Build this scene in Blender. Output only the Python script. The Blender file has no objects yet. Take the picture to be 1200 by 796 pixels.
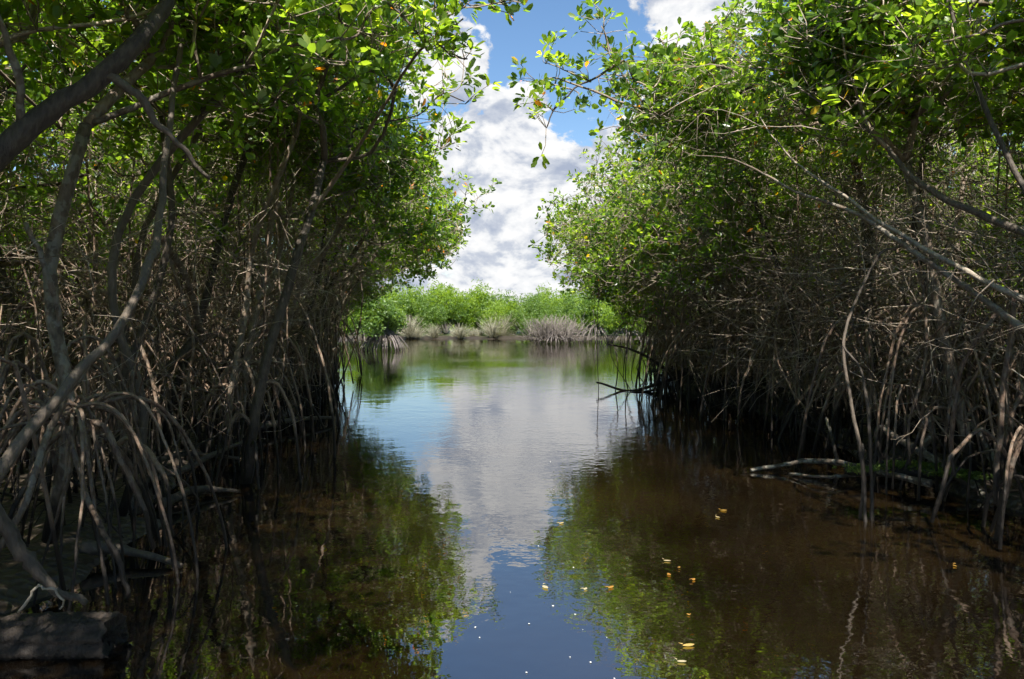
import bpy, math
import numpy as np

R = math.radians
rng = np.random.default_rng(7)
scene = bpy.context.scene
COL = scene.collection

# ------------------------------------------------------------------ camera
CAM = np.array([0.0, 0.0, 1.5])
F = 942.0 / 1200.0
PITCH = math.atan(24 / 942.0)
cp, sp = math.cos(PITCH), math.sin(PITCH)


def ray(px, py):
    u = (px - 600) / 1200.0 / F
    v = (398 - py) / 1200.0 / F
    return np.array([u, cp + v * sp, -sp + v * cp])


def P(px, py, Y):
    d = ray(px, py)
    return CAM + d * (Y / d[1])


def W(px, py, z=0.0):
    d = ray(px, py)
    return CAM + d * ((z - CAM[2]) / d[2])


def project(p):
    q = p - CAM
    depth = q[..., 1] * cp - q[..., 2] * sp
    up = q[..., 1] * sp + q[..., 2] * cp
    depth = np.where(depth < 0.05, 0.05, depth)
    return 600 + q[..., 0] / depth * F * 1200, 398 - up / depth * F * 1200, depth


def inside(px, py, poly):
    res = np.zeros(px.shape, bool)
    n = len(poly)
    for i in range(n):
        x1, y1 = poly[i]
        x2, y2 = poly[(i + 1) % n]
        if y1 == y2:
            continue
        c = ((y1 > py) != (y2 > py)) & (px < (x2 - x1) * (py - y1) / (y2 - y1) + x1)
        res ^= c
    return res


# the open channel between the two banks of trees
GAP = [(640, -700), (610, -200), (600, -5), (562, 18), (556, 50), (562, 100), (536, 115), (530, 150), (513, 185), (516, 212),
       (540, 232), (548, 262), (538, 290), (520, 318), (490, 332), (455, 345), (418, 362), (400, 395),
       (392, 440), (388, 800), (740, 800), (750, 440), (735, 400), (716, 352), (680, 348), (655, 334), (640, 305), (636, 275),
       (645, 245), (672, 226), (668, 190), (652, 162), (655, 132), (690, 115), (704, 86), (740, 76), (775, 58),
       (800, 62), (815, 36), (850, 10), (870, -20), (960, -200), (1100, -700)]
SPARSE = [(600, -5), (440, -5), (470, 60), (470, 130), (500, 180), (513, 185), (530, 150), (536, 115), (562, 100), (556, 50), (562, 18)]


def noise2(x, y, seed=0):
    s = np.zeros(np.broadcast(x, y).shape)
    r = np.random.default_rng(seed)
    for k in range(7):
        a, b, ph = r.normal(size=2).tolist() + [r.uniform(0, 6.28)]
        s = s + np.sin(a * x * (1.3 ** k) + b * y * (1.3 ** k) + ph) / (1.15 ** k)
    return s / 3.0


# ------------------------------------------------------------------ mesh helpers
class Acc:
    def __init__(self):
        self.v, self.f, self.a, self.n = [], [], [], 0

    def add(self, v, f, a=None):
        self.v.append(v)
        self.f.append(f + self.n)
        self.a.append(np.full(len(v), 0.5) if a is None else a)
        self.n += len(v)

    def mesh(self, name, mat, smooth=True):
        me = bpy.data.meshes.new(name)
        v = np.concatenate(self.v).astype(np.float32)
        f = np.concatenate(self.f).astype(np.int32)
        a = np.concatenate(self.a).astype(np.float32)
        me.vertices.add(len(v))
        me.vertices.foreach_set('co', v.ravel())
        me.loops.add(f.size)
        me.loops.foreach_set('vertex_index', f.ravel())
        me.polygons.add(len(f))
        me.polygons.foreach_set('loop_start', np.arange(0, f.size, 4, dtype=np.int32))
        at = me.attributes.new('rnd', 'FLOAT', 'POINT')
        at.data.foreach_set('value', a)
        me.materials.append(mat)
        me.update(calc_edges=True)
        if smooth:
            me.polygons.foreach_set('use_smooth', np.ones(len(f), bool))
        return me


def norm(v):
    return v / np.maximum(np.linalg.norm(v, axis=-1, keepdims=True), 1e-9)


def tubes(acc, pts, rad, sides=4, lump=0.0, rnd=None, cap=True):
    """pts (N,K,3), rad (N,K)"""
    pts = np.asarray(pts, float)
    rad = np.asarray(rad, float)
    if pts.ndim == 2:
        pts, rad = pts[None], rad[None]
    if cap:
        pts = np.concatenate([pts[:, :1], pts, pts[:, -1:]], 1)
        rad = np.concatenate([rad[:, :1] * 0.02, rad, rad[:, -1:] * 0.02], 1)
    N, K, _ = pts.shape
    t = np.gradient(pts, axis=1)
    if cap:
        t[:, 0] = t[:, 1] = pts[:, 2] - pts[:, 1]
        t[:, -1] = t[:, -2] = pts[:, -2] - pts[:, -3]
    t = norm(t)
    mean = np.abs(t.mean(1))
    ref = np.zeros((N, 3))
    ref[np.arange(N), np.argmin(mean, axis=1)] = 1
    n1 = norm(np.cross(t, ref[:, None, :]))
    n2 = np.cross(t, n1)
    ang = np.arange(sides) / sides * 2 * np.pi
    r = rad[:, :, None, None]
    if lump:
        r = r * (1 + lump * rng.normal(size=(N, K, sides, 1)))
    ring = pts[:, :, None, :] + r * (np.cos(ang)[None, None, :, None] * n1[:, :, None, :] + np.sin(ang)[None, None, :, None] * n2[:, :, None, :])
    v = ring.reshape(-1, 3)
    k = np.arange(K - 1)[:, None]
    s = np.arange(sides)[None, :]
    s2 = (s + 1) % sides
    f = np.stack([k * sides + s, k * sides + s2, (k + 1) * sides + s2, (k + 1) * sides + s], -1).reshape(-1, 4)
    f = (f[None] + (np.arange(N) * K * sides)[:, None, None]).reshape(-1, 4)
    if rnd is None:
        rnd = rng.random(N)
    a = np.repeat(np.broadcast_to(rnd, (N,)), K * sides)
    acc.add(v, f, a)


def smooth_path(p, sub=4):
    p = np.asarray(p, float)
    if len(p) < 3:
        s = np.linspace(0, 1, sub + 1)[:, None]
        return p[0] * (1 - s) + p[-1] * s
    q = np.concatenate([[2 * p[0] - p[1]], p, [2 * p[-1] - p[-2]]])
    out = []
    for i in range(1, len(q) - 2):
        t = np.linspace(0, 1, sub, endpoint=False)[:, None]
        a, b, c, d = q[i - 1], q[i], q[i + 1], q[i + 2]
        out.append(0.5 * ((2 * b) + (-a + c) * t + (2 * a - 5 * b + 4 * c - d) * t ** 2 + (-a + 3 * b - 3 * c + d) * t ** 3))
    out.append(p[-1:])
    return np.concatenate(out)


def wobble(p, amp):
    w = rng.normal(size=p.shape) * amp
    w[1:-1] = (w[:-2] + w[1:-1] + w[2:]) / 3
    w[0] = 0
    return p + w


def path_tube(acc, p, r0, r1, sides=8, sub=5, amp=0.0, lump=0.04):
    q = smooth_path(p, sub)
    if amp:
        q = wobble(q, amp)
    r = np.linspace(r0, r1, len(q))
    r = r * (1 + 0.06 * np.sin(np.linspace(0, 9 + 5 * rng.random(), len(q)) + rng.random() * 6))
    tubes(acc, q, r, sides, lump)
    return q


# leaf: six point outline folded along the midrib
LEAF_U = np.array([0.0, 0.30, 0.72, 1.0, 0.72, 0.30])
LEAF_W = np.array([0.0, 0.33, 0.42, 0.0, -0.42, -0.33])
LEAF_F = np.array([[0, 1, 2, 3], [0, 3, 4, 5]])


def leaves(acc, base, axis, n, length=0.1, rnd=None, spread=(0.5, 1.5), width=0.5, off=0.03):
    """rosettes: base (N,3), axis (N,3), n leaves each"""
    N = len(base)
    if N == 0:
        return
    b = np.repeat(base, n, 0)
    ax = norm(np.repeat(axis, n, 0))
    M = N * n
    rv = rng.normal(size=(M, 3))
    side = norm(rv - (rv * ax).sum(1, keepdims=True) * ax)
    tilt = rng.uniform(spread[0], spread[1], (M, 1))
    d = norm(ax * np.cos(tilt) + side * np.sin(tilt))
    w = norm(np.cross(d, ax) + 0.25 * rng.normal(size=(M, 3)))
    up = np.cross(w, d)
    L = length * rng.uniform(0.65, 1.2, (M, 1, 1))
    b = b + side * off * rng.random((M, 1)) + ax * off * rng.uniform(-1, 0.6, (M, 1))
    u = LEAF_U[None, :, None]
    ww = LEAF_W[None, :, None] * width * 2 * 0.62
    fold = rng.uniform(0.05, 0.25, (M, 1, 1))
    bend = rng.uniform(-0.25, 0.12, (M, 1, 1))
    v = b[:, None, :] + L * (u * d[:, None, :] + ww * w[:, None, :] + (fold * np.abs(ww) + bend * u * u) * up[:, None, :])
    f = (LEAF_F[None] + (np.arange(M) * 6)[:, None, None]).reshape(-1, 4)
    if rnd is None:
        rnd = rng.random(N)
    c = 0.45 * np.repeat(rnd, n) + 0.50 * rng.random(M)
    c = np.clip(c, 0, 0.93)
    odd = rng.random(M)
    c[odd < 0.010] = 0.985
    c[odd < 0.005] = 1.0
    acc.add(v.reshape(-1, 3), f, np.repeat(c, 6))


# ------------------------------------------------------------------ object helpers
def link(name, me, parent=None, loc=None):
    o = bpy.data.objects.new(name, me)
    COL.objects.link(o)
    if parent is not None:
        o.parent = parent
    if loc is not None:
        o.location = loc
    return o


def tag(o, label=None, cat=None, group=None, kind=None):
    if label: o['label'] = label
    if cat: o['category'] = cat
    if group: o['group'] = group
    if kind: o['kind'] = kind
    return o


def empty(name, loc, label, cat, group=None):
    o = bpy.data.objects.new(name, None)
    COL.objects.link(o)
    o.location = loc
    o.empty_display_size = 0.2
    return tag(o, label, cat, group)


def local(acc, loc):
    acc.v = [v - np.asarray(loc) for v in acc.v]
    return acc


# ------------------------------------------------------------------ materials
def new_mat(name):
    m = bpy.data.materials.new(name)
    m.use_nodes = True
    nt = m.node_tree
    nt.nodes.clear()
    return m, nt.nodes, nt.links


def ramp(nodes, stops):
    r = nodes.new('ShaderNodeValToRGB')
    e = r.color_ramp.elements
    while len(e) > 1:
        e.remove(e[-1])
    e[0].position, e[0].color = stops[0][0], (*stops[0][1], 1)
    for p, c in stops[1:]:
        x = e.new(p)
        x.color = (*c, 1)
    return r


def leaf_material(name, stops, trans=0.58, rough=0.32, boost=2.35, spec=0.5):
    m, N, L = new_mat(name)
    at = N.new('ShaderNodeAttribute'); at.attribute_name = 'rnd'
    r = ramp(N, stops)
    L.new(at.outputs['Fac'], r.inputs[0])
    p = N.new('ShaderNodeBsdfPrincipled')
    p.inputs['Roughness'].default_value = rough
    p.inputs['Specular IOR Level'].default_value = spec
    L.new(r.outputs[0], p.inputs['Base Color'])
    t = N.new('ShaderNodeBsdfTranslucent')
    mul = N.new('ShaderNodeMixRGB'); mul.blend_type = 'MULTIPLY'; mul.inputs[0].default_value = 1
    mul.inputs[2].default_value = (1.5 * boost, 1.35 * boost, 0.5 * boost, 1)
    L.new(r.outputs[0], mul.inputs[1]); L.new(mul.outputs[0], t.inputs[0])
    mx = N.new('ShaderNodeMixShader'); mx.inputs[0].default_value = trans
    L.new(p.outputs[0], mx.inputs[1]); L.new(t.outputs[0], mx.inputs[2])
    o = N.new('ShaderNodeOutputMaterial'); L.new(mx.outputs[0], o.inputs[0])
    return m


def bark_material(name, dark, light, lichen=0.0, tide=0.35, scale=1.0, tidecol=(0.015, 0.011, 0.008)):
    m, N, L = new_mat(name)
    geo = N.new('ShaderNodeNewGeometry')
    n1 = N.new('ShaderNodeTexNoise'); n1.inputs['Scale'].default_value = 9 * scale; n1.inputs['Detail'].default_value = 6
    n2 = N.new('ShaderNodeTexNoise'); n2.inputs['Scale'].default_value = 45 * scale; n2.inputs['Detail'].default_value = 4
    mp = N.new('ShaderNodeMapping'); mp.inputs['Scale'].default_value = (1, 1, 0.35)
    L.new(geo.outputs['Position'], mp.inputs[0])
    L.new(geo.outputs['Position'], n1.inputs[0]); L.new(mp.outputs[0], n2.inputs[0])
    at = N.new('ShaderNodeAttribute'); at.attribute_name = 'rnd'
    ad = N.new('ShaderNodeMath'); ad.operation = 'ADD'
    L.new(n1.outputs[0], ad.inputs[0]); L.new(n2.outputs[0], ad.inputs[1])
    ad2 = N.new('ShaderNodeMath'); ad2.operation = 'MULTIPLY_ADD'; ad2.inputs[1].default_value = 0.55
    L.new(at.outputs['Fac'], ad2.inputs[0]); L.new(ad.outputs[0], ad2.inputs[2])
    mr = N.new('ShaderNodeMapRange'); mr.inputs['From Min'].default_value = 0.85; mr.inputs['From Max'].default_value = 1.7
    L.new(ad2.outputs[0], mr.inputs[0])
    c = ramp(N, [(0, dark), (1, light)])
    L.new(mr.outputs[0], c.inputs[0])
    col = c.outputs[0]
    if lichen:
        n3 = N.new('ShaderNodeTexNoise'); n3.inputs['Scale'].default_value = 14; n3.inputs['Detail'].default_value = 5
        L.new(geo.outputs['Position'], n3.inputs[0])
        lr = ramp(N, [(0.5, (0, 0, 0)), (0.56, (1, 1, 1))])
        L.new(n3.outputs[0], lr.inputs[0])
        mm = N.new('ShaderNodeMath'); mm.operation = 'MULTIPLY'; mm.inputs[1].default_value = lichen
        L.new(lr.outputs[0], mm.inputs[0])
        mx = N.new('ShaderNodeMixRGB'); mx.inputs[2].default_value = (0.24, 0.225, 0.185, 1)
        L.new(mm.outputs[0], mx.inputs[0]); L.new(col, mx.inputs[1])
        col = mx.outputs[0]
    if tide:
        sx = N.new('ShaderNodeSeparateXYZ'); L.new(geo.outputs['Position'], sx.inputs[0])
        ma = N.new('ShaderNodeMath'); ma.operation = 'MULTIPLY_ADD'; ma.inputs[1].default_value = -0.28
        L.new(n1.outputs[0], ma.inputs[0]); L.new(sx.outputs[2], ma.inputs[2])
        tr = N.new('ShaderNodeMapRange'); tr.inputs['From Min'].default_value = tide - 0.14; tr.inputs['From Max'].default_value = tide - 0.05
        L.new(ma.outputs[0], tr.inputs[0])
        mx = N.new('ShaderNodeMixRGB'); mx.inputs[1].default_value = (*tidecol, 1)
        L.new(tr.outputs[0], mx.inputs[0]); L.new(col, mx.inputs[2])
        col = mx.outputs[0]
    bp = N.new('ShaderNodeBump'); bp.inputs['Strength'].default_value = 0.9; bp.inputs['Distance'].default_value = 0.015
    L.new(ad.outputs[0], bp.inputs['Height'])
    p = N.new('ShaderNodeBsdfPrincipled'); p.inputs['Roughness'].default_value = 0.7
    p.inputs['Specular IOR Level'].default_value = 0.35
    L.new(col, p.inputs['Base Color']); L.new(bp.outputs[0], p.inputs['Normal'])
    o = N.new('ShaderNodeOutputMaterial'); L.new(p.outputs[0], o.inputs[0])
    return m


M = {}
LEAF_STOPS = [(0.0, (0.034, 0.075, 0.014)), (0.35, (0.076, 0.142, 0.020)), (0.7, (0.132, 0.205, 0.026)),
              (0.93, (0.205, 0.275, 0.032)), (0.96, (0.25, 0.26, 0.02)), (0.985, (0.52, 0.34, 0.02)), (1.0, (0.46, 0.16, 0.02))]
M['leaf'] = leaf_material('mangrove_leaf', LEAF_STOPS)
M['far_leaf'] = leaf_material('far_mangrove_leaf', [(0.0, (0.060, 0.115, 0.014)), (0.5, (0.115, 0.19, 0.020)), (1.0, (0.19, 0.27, 0.030))], trans=0.4, rough=0.5)
M['olive_leaf'] = leaf_material('olive_mangrove_leaf', [(0.0, (0.04, 0.085, 0.02)), (0.5, (0.07, 0.13, 0.025)), (1.0, (0.12, 0.19, 0.035))], trans=0.35, rough=0.5)
M['bark'] = bark_material('grey_brown_bark', (0.050, 0.035, 0.024), (0.235, 0.175, 0.125), tide=0.40, lichen=0.4)
M['dark_bark'] = bark_material('dark_brown_bark', (0.022, 0.017, 0.013), (0.10, 0.078, 0.058), tide=0.5)  # darker bark tone for some trunks, limbs and roots
M['pale_bark'] = bark_material('pale_bark', (0.10, 0.078, 0.056), (0.38, 0.32, 0.25), tide=0.30)
M['root'] = bark_material('prop_root_bark', (0.042, 0.025, 0.017), (0.23, 0.155, 0.105), tide=0.42, scale=1.4, lichen=0.2)
M['twig'] = bark_material('twig_bark', (0.085, 0.062, 0.043), (0.42, 0.345, 0.265), tide=0.0)
M['lichen_bark'] = bark_material('lichen_bark', (0.04, 0.03, 0.022), (0.14, 0.11, 0.08), lichen=0.7, tide=0.0)
M['drift'] = bark_material('driftwood', (0.018, 0.014, 0.011), (0.095, 0.075, 0.057), tide=0.0)
M['far_root'] = bark_material('far_pale_roots', (0.06, 0.050, 0.045), (0.23, 0.20, 0.185), tide=0.10, tidecol=(0.03, 0.022, 0.018))
M['dead_twig'] = bark_material('dead_twigs', (0.07, 0.058, 0.05), (0.27, 0.235, 0.20), tide=0.14, tidecol=(0.05, 0.035, 0.03))
M['dry_grass'] = leaf_material('dry_grass_blade', [(0.0, (0.12, 0.13, 0.07)), (0.5, (0.34, 0.33, 0.23)), (1.0, (0.52, 0.50, 0.40))], trans=0.4, rough=0.7, boost=0.8)
M['moss'] = leaf_material('moss', [(0.0, (0.03, 0.055, 0.008)), (1.0, (0.11, 0.16, 0.018))], trans=0.2, rough=0.8)
M['yellow_leaf'] = leaf_material('yellow_fallen_leaf', [(0.0, (0.30, 0.14, 0.025)), (0.5, (0.40, 0.27, 0.06)), (1.0, (0.38, 0.33, 0.21))], trans=0.2, rough=0.5)
M['fleck'] = leaf_material('white_fleck', [(0.0, (0.6, 0.6, 0.6)), (1.0, (0.75, 0.75, 0.72))], trans=0.2, boost=0.4, rough=0.5)

# mud
m, N, L = new_mat('bank_mud')
geo = N.new('ShaderNodeNewGeometry')
n1 = N.new('ShaderNodeTexNoise'); n1.inputs['Scale'].default_value = 2.2; n1.inputs['Detail'].default_value = 8
n2 = N.new('ShaderNodeTexVoronoi'); n2.inputs['Scale'].default_value = 16
L.new(geo.outputs['Position'], n1.inputs[0]); L.new(geo.outputs['Position'], n2.inputs[0])
c = ramp(N, [(0.3, (0.018, 0.013, 0.009)), (0.6, (0.045, 0.033, 0.022)), (0.75, (0.075, 0.056, 0.036))])
L.new(n1.outputs[0], c.inputs[0])
sx = N.new('ShaderNodeSeparateXYZ'); L.new(geo.outputs['Position'], sx.inputs[0])
gr = N.new('ShaderNodeMapRange'); gr.inputs['From Min'].default_value = 62; gr.inputs['From Max'].default_value = 66
L.new(sx.outputs[1], gr.inputs[0])
far = N.new('ShaderNodeMixRGB'); far.inputs[2].default_value = (0.05, 0.085, 0.02, 1)
L.new(gr.outputs[0], far.inputs[0]); L.new(c.outputs[0], far.inputs[1])
bp = N.new('ShaderNodeBump'); bp.inputs['Strength'].default_value = 0.8; bp.inputs['Distance'].default_value = 0.05
L.new(n2.outputs['Distance'], bp.inputs['Height'])
p = N.new('ShaderNodeBsdfPrincipled'); p.inputs['Roughness'].default_value = 0.55
L.new(far.outputs[0], p.inputs['Base Color']); L.new(bp.outputs[0], p.inputs['Normal'])
o = N.new('ShaderNodeOutputMaterial'); L.new(p.outputs[0], o.inputs[0])
M['mud'] = m

# water: murky tea brown body under a clear reflecting surface
m, N, L = new_mat('brown_lagoon_water')
geo = N.new('ShaderNodeNewGeometry')
na = N.new('ShaderNodeTexNoise'); na.inputs['Scale'].default_value = 2.0; na.inputs['Detail'].default_value = 2; na.inputs['Distortion'].default_value = 0.3
nb = N.new('ShaderNodeTexNoise'); nb.inputs['Scale'].default_value = 11; nb.inputs['Detail'].default_value = 2
nc = N.new('ShaderNodeTexNoise'); nc.inputs['Scale'].default_value = 0.16; nc.inputs['Detail'].default_value = 3
for n in (na, nb, nc):
    L.new(geo.outputs['Position'], n.inputs[0])
mrg = N.new('ShaderNodeMapRange'); mrg.inputs['From Min'].default_value = 0.40; mrg.inputs['From Max'].default_value = 0.66
mrg.inputs['To Min'].default_value = 0.12; mrg.inputs['To Max'].default_value = 1.0
L.new(nc.outputs[0], mrg.inputs[0])
sx = N.new('ShaderNodeSeparateXYZ'); L.new(geo.outputs['Position'], sx.inputs[0])
wy = N.new('ShaderNodeMapRange'); wy.inputs['From Min'].default_value = 3; wy.inputs['From Max'].default_value = 26
wy.inputs['To Min'].default_value = 0.42; wy.inputs['To Max'].default_value = 1.0
L.new(sx.outputs[1], wy.inputs[0])     # sheltered between the trees, open to the breeze in the lagoon
amp = N.new('ShaderNodeMath'); amp.operation = 'MULTIPLY'; L.new(mrg.outputs[0], amp.inputs[0]); L.new(wy.outputs[0], amp.inputs[1])
hb = N.new('ShaderNodeMath'); hb.operation = 'MULTIPLY'; L.new(nb.outputs[0], hb.inputs[0]); L.new(amp.outputs[0], hb.inputs[1])
hb2 = N.new('ShaderNodeMath'); hb2.operation = 'MULTIPLY_ADD'; hb2.inputs[1].default_value = 0.75
L.new(na.outputs[0], hb2.inputs[0]); L.new(hb.outputs[0], hb2.inputs[2])
bp = N.new('ShaderNodeBump'); bp.inputs['Strength'].default_value = 1.0; bp.inputs['Distance'].default_value = 0.0048
L.new(hb2.outputs[0], bp.inputs['Height'])
nd = N.new('ShaderNodeTexNoise'); nd.inputs['Scale'].default_value = 0.42; nd.inputs['Detail'].default_value = 5
L.new(geo.outputs['Position'], nd.inputs[0])
c = ramp(N, [(0.35, (0.0020, 0.0012, 0.0005)), (0.70, (0.0135, 0.0080, 0.0027))])
L.new(nd.outputs[0], c.inputs[0])
p = N.new('ShaderNodeBsdfPrincipled')
p.inputs['Roughness'].default_value = 0.015
p.inputs['IOR'].default_value = 3.7
L.new(c.outputs[0], p.inputs['Base Color']); L.new(bp.outputs[0], p.inputs['Normal'])
o = N.new('ShaderNodeOutputMaterial'); L.new(p.outputs[0], o.inputs[0])
M['water'] = m

# ------------------------------------------------------------------ ground and water
LY = [-40, 0, 5, 8, 11, 14, 18, 22, 25, 26.5]
LX = [-2.0, -2.0, -2.15, -2.75, -3.15, -3.1, -3.7, -4.6, -5.6, -7.5]
RY = [-40, 0, 5, 8, 11, 14, 16, 20, 22, 23.5, 32]
RX = [3.5, 3.5, 3.45, 3.45, 3.7, 3.5, 3.1, 3.3, 4.6, 6.6, 9.5]


def shore(x, y):
    """signed distance-like value, positive on land"""
    w = 0.22 * noise2(x * 1.7, y * 1.7, 3)
    l = np.interp(y, LY, LX) - x
    l = np.where(y > 26.5, np.minimum(l, 0) - 5 + 0 * x, l)
    l = np.minimum(l, (26.5 - y) * 0.8)
    l = np.maximum(l, -11 - x)
    r = x - np.interp(y, RY, RX)
    r = np.minimum(r, (33 - y) * 0.8)
    r = np.maximum(r, x - 10)
    f = (y - 59 - 1.6 * noise2(x * 0.12, y * 0.02, 5)) * 0.5
    return np.maximum(np.maximum(l, r), f) + w


def land_h(x, y):
    d = shore(x, y)
    t = np.clip((d + 0.5) / 1.2, 0, 1)
    t = t * t * (3 - 2 * t)
    h = -0.7 + 0.82 * t + 0.05 * noise2(x * 3.1, y * 3.1, 8) * t
    h = h + 0.02 * np.clip(y - 60, 0, 20) * (t > 0.9)
    return h


def grid_axis(near0, near1, step, out):
    a = np.arange(near0, near1 + 1e-6, step)
    left, right, s = [], [], step
    x = near0
    while x > -out:
        s *= 1.22; x -= s; left.append(x)
    s, x = step, near1
    while x < out:
        s *= 1.22; x += s; right.append(x)
    return np.array(left[::-1] + list(a) + right)


gx, gy = grid_axis(-12, 12, 0.16, 900), grid_axis(-6, 30, 0.2, 900)
X, Y = np.meshgrid(gx, gy)
Z = land_h(X, Y)
V = np.stack([X, Y, Z], -1).reshape(-1, 3)
nx, ny = len(gx), len(gy)
i = np.arange(nx - 1)[None, :] + np.arange(ny - 1)[:, None] * nx
acc = Acc(); acc.add(V, np.stack([i, i + 1, i + nx + 1, i + nx], -1).reshape(-1, 4))
tag(link('ground', acc.mesh('ground', M['mud'])), kind='structure')
acc = Acc()
s = 950
acc.add(np.array([[-s, -s, 0], [s, -s, 0], [s, s, 0], [-s, s, 0.0]], float), np.array([[0, 1, 2, 3]]))
tag(link('water', acc.mesh('water', M['water'], False)), kind='structure')


# ------------------------------------------------------------------ tree growth
def grow(nodes, targets, bf=0.35):
    """connect the targets to the stem nodes; returns positions, parents"""
    pos = [np.asarray(n, float) for n in nodes]
    par = [-1] + list(range(len(nodes) - 1))
    pl = [0.0]
    for k in range(1, len(pos)):
        pl.append(pl[-1] + 0.3 * np.linalg.norm(pos[k] - pos[k - 1]))
    top = pos[-1]
    order = np.argsort(np.linalg.norm(targets - top, axis=1))
    P_ = np.zeros((len(pos) + len(targets), 3)); P_[:len(pos)] = pos
    PL = np.zeros(len(P_)); PL[:len(pos)] = pl
    n = len(pos)
    lo = max(1, int(0.45 * n))          # nothing sprouts from the lower stem
    for k in order:
        t = targets[k]
        d = np.linalg.norm(P_[lo:n] - t, axis=1)
        j = int(np.argmin(d + bf * PL[lo:n])) + lo
        P_[n] = t; PL[n] = PL[j] + d[j - lo]
        par.append(j); n += 1
    return P_, np.array(par)


def chains_of(P_, par, rtip=0.0055, ex=2.35):
    n = len(P_)
    kids = [[] for _ in range(n)]
    for k in range(1, n):
        kids[par[k]].append(k)
    w = np.zeros(n)
    for k in range(n - 1, -1, -1):
        w[k] = rtip ** ex if not kids[k] else sum(w[c] for c in kids[k])
    r = w ** (1 / ex)
    out, stack = [], [(0, None)]
    while stack:
        k, start = stack.pop()
        ch = [k] if start is None else [start, k]
        while kids[k]:
            cs = sorted(kids[k], key=lambda c: -w[c])
            for c in cs[1:]:
                stack.append((c, k))
            k = cs[0]
            ch.append(k)
        out.append(ch)
    return out, r


def keep_mask(p):
    px, py, dp = project(p)
    jit = rng.normal(size=px.shape) * 4
    bad = inside(px + jit, py + rng.normal(size=px.shape) * 4, GAP) & (dp < 32)
    sp_ = inside(px, py, SPARSE) & (rng.random(px.shape) < 0.45)
    near = (np.linalg.norm(p - CAM, axis=-1) < 2.6)
    return ~(bad | sp_ | near)


def crown_targets(c, r, n, lobes=6):
    """uneven cloud of growing points: lobes around an ellipsoid"""
    out = []
    lc = norm(rng.normal(size=(lobes, 3))) * rng.uniform(0.25, 0.75, (lobes, 1)) * r
    lr = rng.uniform(0.38, 0.62, (lobes, 1)) * r
    k = rng.integers(0, lobes, n)
    d = norm(rng.normal(size=(n, 3))) * (rng.random((n, 1)) ** 0.45)
    return c + lc[k] + d * lr[k]


def clear_of_gap(pts):
    px, py, _ = project(pts)
    return ~inside(px, py, GAP).any(1)


def bare_twigs(acc, starts, out, n, lmin=0.5, lmax=1.4, r=0.006, seg=7):
    """long bare curving shoots growing from the stems"""
    s = starts[rng.integers(0, len(starts), n)] + rng.normal(size=(n, 3)) * 0.12
    d = norm(out[None] * rng.uniform(0.1, 1.0, (n, 1)) + rng.normal(size=(n, 3)) * np.array([0.7, 0.9, 0.55]))
    Ln = rng.uniform(lmin, lmax, (n, 1)) * np.clip(np.linalg.norm(s - CAM, axis=1) / 10, 0.55, 1)[:, None]
    pts = np.zeros((n, seg, 3)); pts[:, 0] = s
    turn = norm(rng.normal(size=(n, 3))) * rng.uniform(0.05, 0.42, (n, 1))
    for k in range(1, seg):
        d = norm(d + turn + rng.normal(size=(n, 3)) * 0.17 + np.array([0, 0, 0.03]))
        pts[:, k] = pts[:, k - 1] + d * Ln / (seg - 1)
    rad = (rng.uniform(0.5, 1.35, (n, 1)) * r) * np.linspace(1, 0.25, seg)[None]
    dist = np.linalg.norm(pts - CAM, axis=-1).min(1)
    rad *= np.clip(dist / 9, 0.45, 1)[:, None]
    ok = (dist > 4.2) & ((pts[:, :, 2].min(1) > 0.4) | (dist > 9)) & (rng.random(n) < np.clip((dist - 3.5) / 6.5, 0.12, 1)) & keep_mask(pts[:, -1]) & clear_of_gap(pts) & (pts[:, :, 2].min(1) > 0.05)
    tubes(acc, pts[ok], rad[ok], 3)
    q = pts[ok]
    if len(q):
        j = seg // 2
        d2 = norm((q[:, -1] - q[:, 0]) + rng.normal(size=(len(q), 3)) * 0.45 * Ln[ok])
        p2 = q[:, j][:, None] + (d2[:, None] * np.linspace(0, 0.45, 4)[None, :, None] * Ln[ok][:, None]) + np.cumsum(rng.normal(size=(len(q), 4, 3)), 1) * 0.015 * np.array([0, 1, 1, 1])[None, :, None]
        o2 = keep_mask(p2[:, -1]) & clear_of_gap(p2) & (p2[:, :, 2].min(1) > 0.03)
        tubes(acc, p2[o2], (rad[ok][:, j, None] * np.linspace(0.8, 0.3, 4)[None])[o2], 3)
    return q


def arch(start, ang, reach, zend, lift=0.15, k=9):
    """prop root: leaves the stem, arches out and drops to the mud"""
    t = np.linspace(0, 1, k)
    d = np.array([math.cos(ang), math.sin(ang)])
    r = reach * (1 - (1 - t) ** 1.9)
    z = start[2] + lift * np.sin(np.clip(t * 2.2, 0, 1) * math.pi) - (start[2] - zend) * t ** 2.3
    b = rng.normal() * 0.12 * reach
    per = np.array([-d[1], d[0]])
    xy = np.asarray(start)[None, :2] + d * r[:, None] + per * (b * np.sin(t * math.pi))[:, None]
    return np.concatenate([xy, z[:, None]], 1)


def ground_z(x, y):
    return float(land_h(np.array(x), np.array(y))) - 0.06


def add_root(parent, loc, pts, r0, r1, mat='root', name='prop_root', sides=6, amp=0.006):
    a = Acc()
    path_tube(a, pts, r0, r1, sides, 3, amp)
    return link(name, local(a, loc).mesh(name, M[mat]), parent)


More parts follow.
